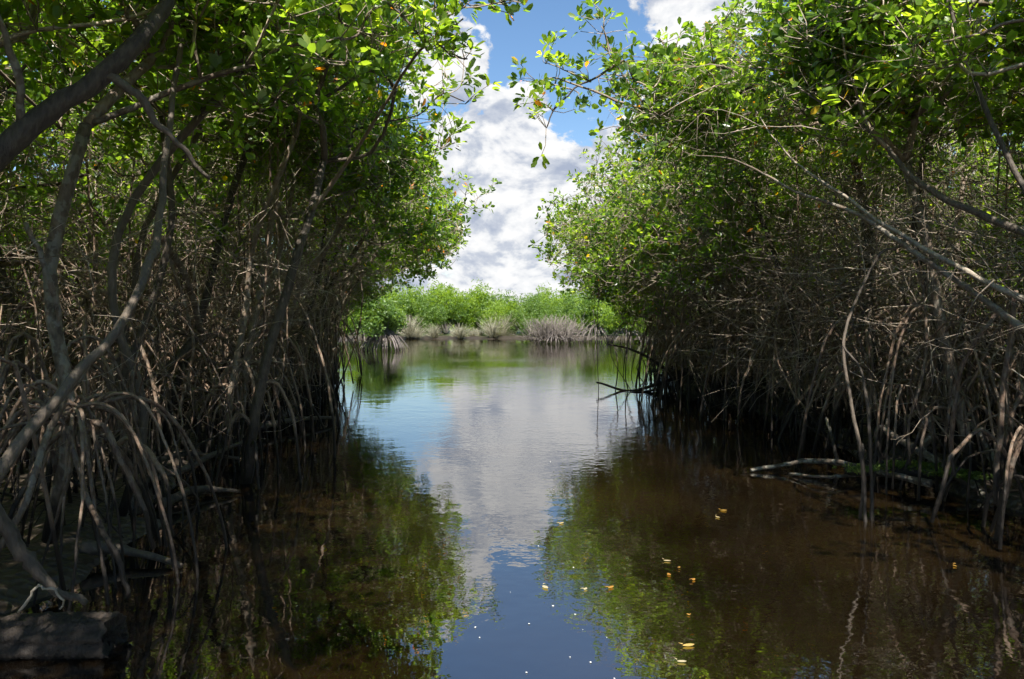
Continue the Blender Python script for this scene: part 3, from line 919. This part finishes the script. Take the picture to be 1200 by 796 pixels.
# ================= fallen wood
def wood(name, pts, r0, r1, mat, label, cat='branch', group=None, forks=(), sides=9, lump=0.09, amp=0.01):
    pts = [np.asarray(q) for q in pts]
    loc = pts[0]
    a = Acc(); path_tube(a, pts, r0, r1, sides, 6, amp, lump)
    o = link(name, local(a, loc).mesh(name, M[mat]), None, loc)
    tag(o, label, cat, group)
    for f in forks:
        b = Acc(); path_tube(b, [np.asarray(q) for q in f], r1 * 0.8 if len(pts) else r1, r1 * 0.4, 6, 5, amp)
        link('fork', local(b, loc).mesh('fork', M[mat]), o)
    return o


M['log'] = bark_material('weathered_shaded_log', (0.004, 0.003, 0.0025), (0.048, 0.034, 0.024), tide=0.06, scale=1.8)  # bark colour darkened to carry the shade lying on the log
la, lb_ = W(-170, 752, 0.055), W(140, 746, 0.06)
K, S = 90, 64
tt = np.linspace(0, 1, K)[:, None]; th = np.linspace(0, 2 * np.pi, S, endpoint=False)[None]
ax_ = norm(lb_ - la); n1_ = norm(np.cross(ax_, [0, 0, 1.0])); n2_ = np.cross(n1_, ax_)
rr = 0.118 * (1 + 0.10 * noise2(tt * 4 + 0 * th, np.cos(th) * 1.4 + np.sin(th), 21) + 0.07 * noise2(np.cos(th) * 5 + 0 * tt, np.sin(th) * 5 + tt * 1.3, 22)
              + 0.035 * noise2(np.cos(th) * 17 + tt, np.sin(th) * 17 + tt * 2.5, 23)) + 0.004 * rng.normal(size=(K, S))
rr = np.where(np.abs(noise2(np.cos(th) * 6 + 0 * tt, np.sin(th) * 6 + tt * 2, 25)) < 0.05, rr * 0.90, rr)       # long splits
end = 1 - 0.014 * (1 + noise2(np.cos(th) * 3, np.sin(th) * 3, 24))
tl = np.minimum(tt, end)[..., None]
V = la + (lb_ - la) * tl + rr[..., None] * (np.cos(th)[..., None] * n1_ + 0.86 * np.sin(th)[..., None] * n2_)
rings = [V[k] for k in range(K)]
for q in (0.8, 0.5, 0.25, 0.02):        # rough sawn end, rotted hollow in the middle
    rings.append(lb_ - ax_ * (0.03 + 0.05 * (1 - q)) * rng.uniform(0.6, 1.2, (S, 1)) + (rings[K - 1] - lb_ - ax_ * ((rings[K - 1] - lb_) @ ax_)[:, None]) * q)
V = np.array(rings).reshape(-1, 3)
k_ = np.arange(len(rings) - 1)[:, None]; s_ = np.arange(S)[None]
a = Acc(); a.add(V - la, np.stack([k_ * S + s_, k_ * S + (s_ + 1) % S, (k_ + 1) * S + (s_ + 1) % S, (k_ + 1) * S + s_], -1).reshape(-1, 4))
o = link('log', a.mesh('log', M['log']), None, la)
tag(o, 'thick weathered log lying in the dark water at the bottom left', 'log')
wood('dead_root', [P(-30, 560, 3.4), P(0, 610, 3.45), P(32, 655, 3.5), P(62, 688, 3.5), P(110, 706, 3.5)], 0.045, 0.012, 'drift', 'smooth pale dead root sloping down onto the thick log', 'root')
wood('small_branch', [P(22, 718, 3.42), P(40, 690, 3.4), P(55, 688, 3.4), P(70, 700, 3.42), P(74, 712, 3.45)], 0.006, 0.004, 'twig', 'little curled tan twig lying on top of the thick log', 'twig')
wood('driftwood', [W(95, 640, 0.12), W(150, 646, 0.07), W(212, 660, 0.03)], 0.045, 0.014, 'drift', 'half sunk dark driftwood at the water edge beside the root fan', 'driftwood')
wood('driftwood', [W(170, 565, 0.14), W(215, 550, 0.18), W(255, 530, 0.22), W(300, 512, 0.3)], 0.035, 0.02, 'drift', 'pale driftwood branch slanting up on the left mud, in front of the black trunk', 'driftwood')
wood('driftwood', [W(180, 538, 0.25), W(225, 531, 0.2), W(280, 538, 0.15)], 0.03, 0.015, 'drift', 'short forked grey driftwood lying just above the slanting pale one', 'driftwood')
wood('driftwood', [W(190, 590, 0.08), W(235, 572, 0.09), W(282, 574, 0.04)], 0.04, 0.015, 'drift', 'low dark driftwood at the waterline between the root fan and the slender trunk', 'driftwood')
wood('driftwood', [W(300, 500, 0.12), W(345, 492, 0.12), W(392, 490, 0.06)], 0.05, 0.018, 'drift', 'dark driftwood along the far mud spit of the left bank', 'driftwood')
wood('fallen_branch', [P(1032, 500, 7.6), P(1062, 520, 7.4), P(1095, 540, 7.2), P(1130, 562, 6.9), P(1170, 592, 6.5)], 0.028, 0.045, 'lichen_bark', 'fallen branch spotted with white lichen, sloping down to the right bank', 'branch', forks=[[P(1080, 528, 7.3), P(1092, 505, 7.3), P(1086, 485, 7.4)]])
wood('fallen_branch', [P(1112, 470, 7.0), P(1132, 492, 7.0), P(1150, 512, 7.0), P(1175, 560, 6.8)], 0.03, 0.03, 'lichen_bark', 'short white spotted branch leaning above the long lichen covered one', 'branch')
wood('fallen_branch', [W(880, 551, 0.02), W(915, 545, 0.06), W(945, 540, 0.10), W(985, 543, 0.12), W(1040, 556, 0.12), W(1090, 566, 0.12)], 0.018, 0.03, 'lichen_bark', 'thin grey branch lying along the water in front of the moss', 'branch')
wood('fallen_branch', [W(925, 556, 0.02), W(965, 560, 0.06), W(1010, 556, 0.06)], 0.014, 0.014, 'lichen_bark', 'short thin stick floating just below the long grey branch', 'branch')
wood('fallen_branch', [P(1030, 540, 7.8), P(1075, 560, 7.5), P(1120, 585, 7.1), P(1160, 602, 6.8)], 0.02, 0.03, 'bark', 'brown fallen branch lying behind the bundle of root tips', 'branch', forks=[[P(1035, 542, 7.8), P(1042, 515, 7.8), P(1038, 490, 7.9)], [P(1035, 542, 7.8), P(1028, 520, 7.8), P(1026, 500, 7.9)]])
wood('fallen_branch', [P(968, 490, 8.4), P(975, 515, 8.2), P(982, 545, 8.0)], 0.014, 0.02, 'pale_bark', 'pale stick standing at a slant in the shade left of the root bundle', 'branch')
st = P(940, 450, 11)
wood('stump', [st + [0, 0, -0.5], st, P(938, 428, 11), P(936, 410, 11)], 0.075, 0.06, 'pale_bark', 'broken tan stump catching the sun on the right bank', 'stump')

# mossy log with clumps of moss
ml = wood('mossy_log', [W(990, 552, 0.10), W(1050, 552, 0.14), W(1110, 556, 0.14), W(1150, 562, 0.10)], 0.05, 0.06, 'bark', 'low log topped with bright green moss at the edge of the right bank', 'log')
a = Acc()
for px_, py_, n in ((1055, 545, 160), (1080, 547, 140), (1110, 554, 150), (1135, 558, 100), (1010, 550, 90)):
    c = W(px_, py_, 0.19)
    b = c + rng.normal(size=(n, 3)) * np.array([0.08, 0.05, 0.012])
    leaves(a, b, norm(rng.normal(size=(n, 3)) * 0.4 + [0, 0, 1]), 5, 0.03, off=0.01)
mo = link('moss', local(a, ml.location).mesh('moss', M['moss'], False), ml); mo['kind'] = 'stuff'


# ================= far shore
def bush_mesh(h, w, n, ll, mat, seed_top=True):
    a = Acc()
    k = max(9, int(w * 7))
    c = np.stack([rng.normal(size=k) * w * 0.42, rng.normal(size=k) * w * 0.35, rng.uniform(0.22, 0.82, k) * h], -1)
    c[:, :2] = np.clip(c[:, :2], -w, w)
    i_ = rng.integers(0, k, n)
    p = c[i_] + norm(rng.normal(size=(n, 3))) * rng.random((n, 1)) ** 0.5 * np.array([w * 0.34, w * 0.34, h * 0.26])
    # upright leader shoots that break the top line
    sh = rng.integers(0, k, n // 4)
    t = rng.random(n // 4)
    spread = rng.normal(size=(n // 4, 3)) * 0.05
    q = c[sh] + np.stack([rng.choice([-.3, -.15, 0, .15, .3], n // 4) * w * .8, rng.choice([-.2, 0, .2], n // 4) * w, h * (0.10 + 0.34 * t)], -1) + spread
    p = np.concatenate([p, q])
    p[:, 2] = np.maximum(p[:, 2], 0.12)
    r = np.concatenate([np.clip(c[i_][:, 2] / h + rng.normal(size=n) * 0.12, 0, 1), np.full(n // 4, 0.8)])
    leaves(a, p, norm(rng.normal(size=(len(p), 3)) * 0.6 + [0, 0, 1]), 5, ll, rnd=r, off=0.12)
    return a


def stems_acc(h, w, n, r=0.02, droop=0.0):
    a = Acc()
    an = rng.uniform(0, 6.28, n); q = rng.random(n) ** 0.6 * w
    t = np.linspace(0, 1, 6)[None, :]
    bend = 0.3 * rng.normal(size=(n, 1))
    rr = q[:, None] * t ** 1.2
    z = (h * rng.uniform(0.6, 1, (n, 1))) * t
    x = np.cos(an)[:, None] * rr + bend * 0.2 * np.sin(3 * t); y = np.sin(an)[:, None] * rr
    tubes(a, np.stack([x, y, z], -1), r * np.linspace(1, 0.4, 6)[None] * np.ones((n, 1)), 4)
    return a


GF = 'low mangrove bushes along the far shore'
vars_ = []
for k in range(5):
    h = [3.3, 3.1, 3.5, 3.0, 3.2][k]; w = [2.3, 1.9, 2.2, 1.8, 2.6][k]
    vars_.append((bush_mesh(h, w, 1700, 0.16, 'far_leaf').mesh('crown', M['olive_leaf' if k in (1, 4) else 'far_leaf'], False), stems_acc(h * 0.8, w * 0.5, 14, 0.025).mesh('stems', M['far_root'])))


def far_bush(x, y, k, s, lb, grp, name='mangrove_bush'):
    z = max(ground_z(x, y), 0.0)
    o = empty(name, (x, y, z), lb, 'bush', grp)
    o.rotation_euler.z = rng.uniform(0, 6.28); o.scale = (s, s, s * rng.uniform(0.92, 1.08))
    link('crown', vars_[k][0], o); link('stems', vars_[k][1], o)
    return o


for row, (y0, s0) in enumerate(((63.5, 0.68), (66.5, 0.90), (70.5, 1.02))):
    for x in np.arange(-26, 26, 1.45 + 0.1 * row):
        y = y0 + rng.normal() * 0.7
        if row == 0 and -9.5 < x < -0.5 and rng.random() < 0.75:
            continue
        px = 600 + x / y * 942
        if px < 330 or px > 860:
            continue
        far_bush(x + rng.normal() * 0.4, y, int(rng.integers(5)), s0 * rng.uniform(0.9, 1.03) * (1.06 if x < -3 else 0.95),
                 ['green bush in the front rank of the far shore', 'green bush in the middle rank of the far shore', 'tall green bush in the back rank of the far shore skyline'][row], GF)
far_bush(*(P(662, 374, 92)[:2]), 2, 1.15, 'distant rounded tree just showing above the far bushes, under the lowest clouds', None, 'distant_tree')
a = Acc()
n = 9000
b = np.stack([rng.uniform(-160, 160, n), rng.uniform(78, 130, n), np.zeros(n)], -1)
b[:, 2] = rng.random(n) * 2.7
leaves(a, b, norm(rng.normal(size=(n, 3)) + [0, 0, 1]), 7, 0.5, off=0.8)
tag(link('far_scrub', a.mesh('far_scrub', M['far_leaf'], False)), 'low green mangrove scrub filling the land beyond the far shore', 'scrub', kind='stuff')


def fan_roots(root, loc, n, w, h, mat, r=0.03):
    for k in range(n):
        an = k / n * 6.283 + rng.normal() * 0.1
        rch = w * rng.uniform(0.55, 1.0)
        st = np.array([loc[0] + math.cos(an) * 0.12, loc[1] + math.sin(an) * 0.12, h * rng.uniform(0.75, 1.1)])
        t = np.linspace(0, 1, 7)
        pts = np.stack([st[0] + math.cos(an) * rch * (1 - (1 - t) ** 1.5), st[1] + math.sin(an) * rch * (1 - (1 - t) ** 1.5), st[2] + (-0.12 - st[2]) * t ** 1.5], -1)
        add_root(root, loc, pts, r, r * 0.75, mat, 'prop_root', 5, 0.01)


def root_island(px, py, name, lb, w, h, ch, cw, mat='olive_leaf', nroot=44, ncrown=900, lean=0.0, ll=0.15):
    c = W(px, py, 0.0)
    loc = np.array([c[0], c[1], -0.1])
    o = empty(name, loc, lb, 'tree')
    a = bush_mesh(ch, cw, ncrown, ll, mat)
    a.v = [v + np.array([lean, 0, h * 0.75]) for v in a.v]
    link('crown', a.mesh('crown', M[mat], False), o)
    t = Acc()
    for k in range(5):
        e = rng.normal(size=2) * 0.4
        path_tube(t, [(0, 0, h * 0.5), (e[0] * 0.3, e[1] * 0.3, h * 1.1), (e[0], e[1], h + ch * 0.5)], 0.05, 0.02, 6, 3, 0.02)
        if k == 0:
            link('trunk', t.mesh('trunk', M['far_root']), o); t = Acc()
    link('stems', t.mesh('stems', M['far_root']), o)
    fan_roots(o, loc, nroot, w, h, 'far_root', 0.022)
    return o


root_island(451, 411, 'island_mangrove', 'small mangrove standing alone in the lagoon on a cone of pale roots', 1.15, 1.0, 1.6, 1.5, nroot=60, ncrown=1300, lean=-0.1)
root_island(697, 401, 'island_mangrove', 'dark green mangrove on grey roots in the lagoon, right of the dead grey bush', 1.3, 1.2, 2.0, 1.7, nroot=36)
root_island(425, 402, 'island_mangrove', 'leafy bright mangrove at the left end of the far shore, behind the root cone', 1.2, 0.8, 2.3, 2.4, mat='far_leaf', nroot=20)
root_island(735, 402, 'island_mangrove', 'green mangrove at the right end of the far shore behind the low dark branch', 1.4, 0.9, 2.6, 2.4, mat='far_leaf', nroot=24)

# dead grey bush: a mound of bare twigs on stilts
c = W(650, 402.5, 0.0)
loc = np.array([c[0], c[1], 0.0])
db = empty('dead_bush', loc, 'bare grey dead bush at the water line of the far shore', 'bush')
a = Acc()
n = 420
s0 = np.stack([rng.normal(size=n) * 0.75, rng.normal(size=n) * 0.5, rng.uniform(0.1, 0.6, n)], -1)
pts = np.zeros((n, 6, 3)); pts[:, 0] = s0
d = norm(s0 * [0.5, 0.5, 0] + rng.normal(size=(n, 3)) * 0.45 + [0, 0, 1.0])
for k in range(1, 6):
    d = norm(d + rng.normal(size=(n, 3)) * 0.2); pts[:, k] = pts[:, k - 1] + d * rng.uniform(0.18, 0.32, (n, 1))
tubes(a, pts, np.linspace(0.017, 0.009, 6)[None] * np.ones((n, 1)), 3)
o = link('twigs', a.mesh('twigs', M['dead_twig']), db); o['kind'] = 'stuff'
fan_roots(db, loc, 34, 1.4, 0.75, 'far_root', 0.028)

# dry grass tufts
tufts = []
for k in range(3):
    n = 300
    an = rng.uniform(0, 6.28, n); bw = rng.random(n) * 0.3
    lean = rng.uniform(0.05, 1.1, n); hh = rng.uniform(0.5, 1.9, n) * rng.uniform(0.6, 1, n)
    t = np.linspace(0, 1, 5)[None]
    x = np.cos(an)[:, None] * (bw[:, None] + lean[:, None] * t ** 1.7); y = np.sin(an)[:, None] * (bw[:, None] * 0.7 + lean[:, None] * t ** 1.7)
    z = hh[:, None] * t
    a = Acc(); tubes(a, np.stack([x, y, z], -1), np.linspace(0.016, 0.004, 5)[None] * np.ones((n, 1)), 3)
    tufts.append(a.mesh('grass_tuft', M['dry_grass']))
for k, px in enumerate([480, 492, 505, 513, 530, 541, 555, 563, 579, 588, 632, 604]):
    c = P(px + rng.normal() * 3, 396, 62.0 + rng.normal() * 1.0)
    o = link('grass_tuft', tufts[k % 3], None, (c[0], c[1], 0.0))
    s = rng.choice([0.55, 0.75, 0.95, 1.2]) * (0.6 if px > 595 else 1.0)
    o.scale = (s, s, s * rng.uniform(0.75, 1.1)); o.rotation_euler.z = rng.uniform(0, 6.28)
    tag(o, 'straw coloured dry grass tuft at the foot of the far bushes', 'grass tuft', 'dry grass tufts on the far shore')

# ================= things floating on the water
def float_leaf(px, py, ln, ang, c, label, group='fallen leaves floating on the water'):
    w = W(px, py, 0.006)
    U = np.array([0, 0.15, 0.4, 0.7, 0.92, 1.0]); Wd = np.array([0.02, 0.16, 0.24, 0.22, 0.09, 0.0])
    v = []
    for sgn in (1, 0, -1):
        for u, q in zip(U, Wd):
            v.append([(u - 0.5) * ln, sgn * q * ln, abs(sgn) * 0.012 * ln + 0.02 * ln * u * u])
    v = np.array(v)
    f = [[r * 6 + k, r * 6 + k + 1, (r + 1) * 6 + k + 1, (r + 1) * 6 + k] for r in range(2) for k in range(5)]
    # stalk
    a = Acc(); a.add(v, np.array(f), np.full(18, c))
    tubes(a, [[-0.5 * ln, 0, 0.008], [-0.62 * ln, 0.01, 0.008], [-0.7 * ln, 0.02, 0.006]], [0.0022, 0.002, 0.0015], 4, rnd=c)
    o = link('fallen_leaf', a.mesh('fallen_leaf', M['yellow_leaf']), None, w)
    o.rotation_euler.z = ang
    tag(o, label, 'leaf', group)


FL = [(807, 756, .085, 0.1, .6, 'large pale yellow leaf floating near the bottom edge, above the cream one'), (799, 775, .075, -0.2, 1.0, 'cream leaf floating lowest of all the leaves, near the bottom edge'),
      (807, 720, .05, 0.9, .2, 'small orange leaf floating a little above the large pale yellow leaf'), (716, 688, .07, 0.05, .1, 'orange leaf floating at the edge of the blue reflection'),
      (784, 673, .06, 0.4, .0, 'deep yellow rounded leaf floating above the orange ones'), (813, 679, .05, 0.1, .1, 'narrow orange leaf floating just right of the deep yellow leaf'),
      (782, 657, .06, 0.2, .9, 'pale leaf floating just above the deep yellow leaf'), (848, 598, .09, 0.15, .3, 'bright yellow leaf floating in the dark reflection of the right bank'),
      (841, 606, .06, -0.1, .8, 'faint tan leaf touching the bright yellow leaf from below'), (639, 688, .08, 0.0, 1.0, 'cream leaf floating alone on the blue reflection'),
      (686, 690, .05, 0.3, 1.0, 'small whitish leaf floating between the cream and the orange leaf'), (658, 613, .08, 0.2, .7, 'tan leaf floating where the cloud reflection meets the right bank reflection'),
      (1119, 663, .07, -0.5, .2, 'yellow leaf floating alone at the lower right, beyond the root bundle'), (796, 665, .04, 0.5, .2, 'tiny orange leaf floating beside the deep yellow leaf'),
      (560, 567, .10, 0.0, 1.0, 'thin whitish leaf floating in the middle of the channel')]
for px, py, ln, an, c, lb in FL[:14]:
    float_leaf(px, py, ln * rng.uniform(0.5, 0.85), an * 3.0 + rng.normal() * 0.5, c, lb)
fl = Acc()
fl.add(np.array([[-.5, -.3, 0], [.1, -.5, 0], [.5, .1, .1], [-.1, .5, 0], [0, 0, .25], [0, 0, .25], [0, 0, .25], [0, 0, .25]]) * 0.02, np.array([[0, 1, 4, 5], [1, 2, 4, 5], [2, 3, 4, 5], [3, 0, 4, 5]]))
flm = fl.mesh('fleck', M['fleck'])
for px, py in ((632, 679), (649, 562 + 12), (645, 541), (620, 731), (692, 776), (674, 720), (683, 738), (711, 747), (648, 710), (598, 694), (672, 665), (631, 640), (617, 788), (668, 770), (720, 795), (557, 735), (562, 747)):
    o = link('fleck', flm, None, W(px, py, 0.003))
    s = rng.uniform(0.25, 0.8); o.scale = (s, s, s); o.rotation_euler.z = rng.uniform(0, 6)
    tag(o, 'tiny white fleck floating on the blue reflection', 'fleck', 'white flecks floating on the water')

# ------------------------------------------------------------------ light, sky
SUN_EL, SUN_AZ = 57.0, 176.0       # azimuth clockwise from +Y
sd = bpy.data.lights.new('sun', 'SUN'); sd.energy = 5.0; sd.angle = R(0.5); sd.color = (1.0, 0.95, 0.87)
so = bpy.data.objects.new('sun', sd); COL.objects.link(so)
so.rotation_euler = (R(90 - SUN_EL), 0, R(180 - SUN_AZ))
w = bpy.data.worlds.new('World'); scene.world = w; w.use_nodes = True
N, L = w.node_tree.nodes, w.node_tree.links
N.clear()
sky = N.new('ShaderNodeTexSky'); sky.sky_type = 'NISHITA'; sky.sun_disc = False
sky.sun_elevation = R(SUN_EL); sky.sun_rotation = R(SUN_AZ); sky.air_density = 1.0; sky.dust_density = 0.1; sky.ozone_density = 2.0


def math_n(op, a, b=None, c=None):
    n = N.new('ShaderNodeMath'); n.operation = op
    for k, q in enumerate((a, b, c)):
        if q is None:
            continue
        if isinstance(q, (int, float)):
            n.inputs[k].default_value = q
        else:
            L.new(q, n.inputs[k])
    return n.outputs[0]


tc = N.new('ShaderNodeTexCoord')
sx = N.new('ShaderNodeSeparateXYZ'); L.new(tc.outputs['Generated'], sx.inputs[0])
# azimuth and elevation in degrees
az = math_n('MULTIPLY', math_n('ARCTAN2', sx.outputs[0], sx.outputs[1]), 57.2958)
el = math_n('MULTIPLY', math_n('ARCSINE', sx.outputs[2]), 57.2958)
cv = N.new('ShaderNodeCombineXYZ'); L.new(az, cv.inputs[0]); L.new(math_n('MULTIPLY', el, 1.5), cv.inputs[1])


def noise(scale, detail, rough=0.55, dist=0.0, shift=None, lac=2.0):
    n = N.new('ShaderNodeTexNoise'); n.inputs['Scale'].default_value = scale; n.inputs['Detail'].default_value = detail
    n.inputs['Roughness'].default_value = rough; n.inputs['Distortion'].default_value = dist; n.inputs['Lacunarity'].default_value = lac
    src = cv.outputs[0]
    if shift:
        ad = N.new('ShaderNodeVectorMath'); ad.operation = 'ADD'; ad.inputs[1].default_value = shift
        L.new(src, ad.inputs[0]); src = ad.outputs[0]
    L.new(src, n.inputs[0])
    return n.outputs[0]


def blob(a0, e0, ra, re, gain):
    x = math_n('DIVIDE', math_n('SUBTRACT', az, a0), ra); y = math_n('DIVIDE', math_n('SUBTRACT', el, e0), re)
    d = math_n('SQRT', math_n('ADD', math_n('MULTIPLY', x, x), math_n('MULTIPLY', y, y)))
    return math_n('MULTIPLY', math_n('MAXIMUM', math_n('SUBTRACT', 1.0, d), 0.0), gain)


# (azimuth, elevation, radii, gain): the cumulus tower in the gap, cloud at upper right, cloud behind the left canopy
field = None
for bdef in [(0.5, 5.5, 9, 9, 0.9), (-1, 11, 8, 7.5, 0.8), (-5, 17.5, 5.5, 5.0, 0.8), (1, 1.5, 30, 5, 0.6), (12.5, 20.5, 6.5, 4.5, 0.8), (4.5, 8, 8, 8, 0.85), (1.5, 14.5, 3.5, 4, 0.5), (13, 14, 7, 5, 0.5),
             (-16, 12, 12, 8, 0.5), (24, 8, 12, 8, 0.6), (8, 27, 5, 3, 0.35), (-25, 25, 15, 6, 0.6), (40, 30, 18, 9, 0.7), (-60, 20, 25, 12, 0.6), (180, 35, 80, 12, 0.5), (90, 30, 30, 15, 0.6)]:
    q = blob(*bdef)
    field = q if field is None else math_n('MAXIMUM', field, q)
nz = noise(0.16, 9, 0.56, 0.35)
nz2 = noise(0.5, 8, 0.6, 0.2, (11, 4, 2))
dens = math_n('ADD', field, math_n('ADD', math_n('MULTIPLY', math_n('SUBTRACT', nz, 0.5), 1.15), math_n('MULTIPLY', math_n('SUBTRACT', nz2, 0.5), 0.5)))
mk = N.new('ShaderNodeMapRange'); mk.interpolation_type = 'SMOOTHSTEP'; mk.inputs['From Min'].default_value = 0.27; mk.inputs['From Max'].default_value = 0.35
L.new(dens, mk.inputs[0])
# shading inside the cloud: thicker parts and flat bases are greyer
sh = noise(0.15, 7, 0.55, 0.3, (3, -1.6, 0))
rel = math_n('SUBTRACT', noise(0.16, 9, 0.56, 0.35, (-0.7, 1.5, 0)), nz)      # billow sides facing away from the sun
rel2 = math_n('SUBTRACT', noise(0.5, 8, 0.6, 0.2, (10.75, 4.6, 2)), nz2)
shade = math_n('ADD', math_n('MULTIPLY', sh, 0.9), math_n('ADD', math_n('MULTIPLY', rel, 1.5), math_n('ADD', math_n('MULTIPLY', rel2, 0.35), 0.12)))
cr = ramp(N, [(0.45, (6.8, 6.8, 6.8)), (0.56, (5.8, 5.9, 6.1)), (0.65, (4.1, 4.4, 5.0)), (0.80, (2.8, 3.2, 4.1))])
L.new(shade, cr.inputs[0])
mix = N.new('ShaderNodeMixRGB')
hs = N.new('ShaderNodeHueSaturation'); hs.inputs['Saturation'].default_value = 1.12; hs.inputs['Value'].default_value = 1.12; L.new(sky.outputs[0], hs.inputs['Color'])
L.new(mk.outputs[0], mix.inputs[0]); L.new(hs.outputs[0], mix.inputs[1]); L.new(cr.outputs[0], mix.inputs[2])
bg = N.new('ShaderNodeBackground'); bg.inputs[1].default_value = 0.057
L.new(mix.outputs[0], bg.inputs[0])
wo = N.new('ShaderNodeOutputWorld'); L.new(bg.outputs[0], wo.inputs[0])

# ------------------------------------------------------------------ camera and render settings
cd = bpy.data.cameras.new('camera'); cd.sensor_width = 36; cd.lens = 36 * F; cd.clip_end = 3000; cd.clip_start = 0.05
co = bpy.data.objects.new('camera', cd); COL.objects.link(co)
co.location = CAM; co.rotation_euler = (R(90) - PITCH, 0, 0)
scene.camera = co
scene.render.engine = 'CYCLES'
cy = scene.cycles
cy.max_bounces = 5; cy.use_adaptive_sampling = True; cy.adaptive_threshold = 0.03; cy.diffuse_bounces = 3; cy.glossy_bounces = 3; cy.transmission_bounces = 3
cy.debug_use_spatial_splits = True
cy.caustics_reflective = False; cy.caustics_refractive = False
cy.use_denoising = True
cy.sample_clamp_indirect = 4
vs = scene.view_settings
vs.view_transform = 'Standard'; vs.look = 'None'; vs.exposure = 1.42; vs.gamma = 1
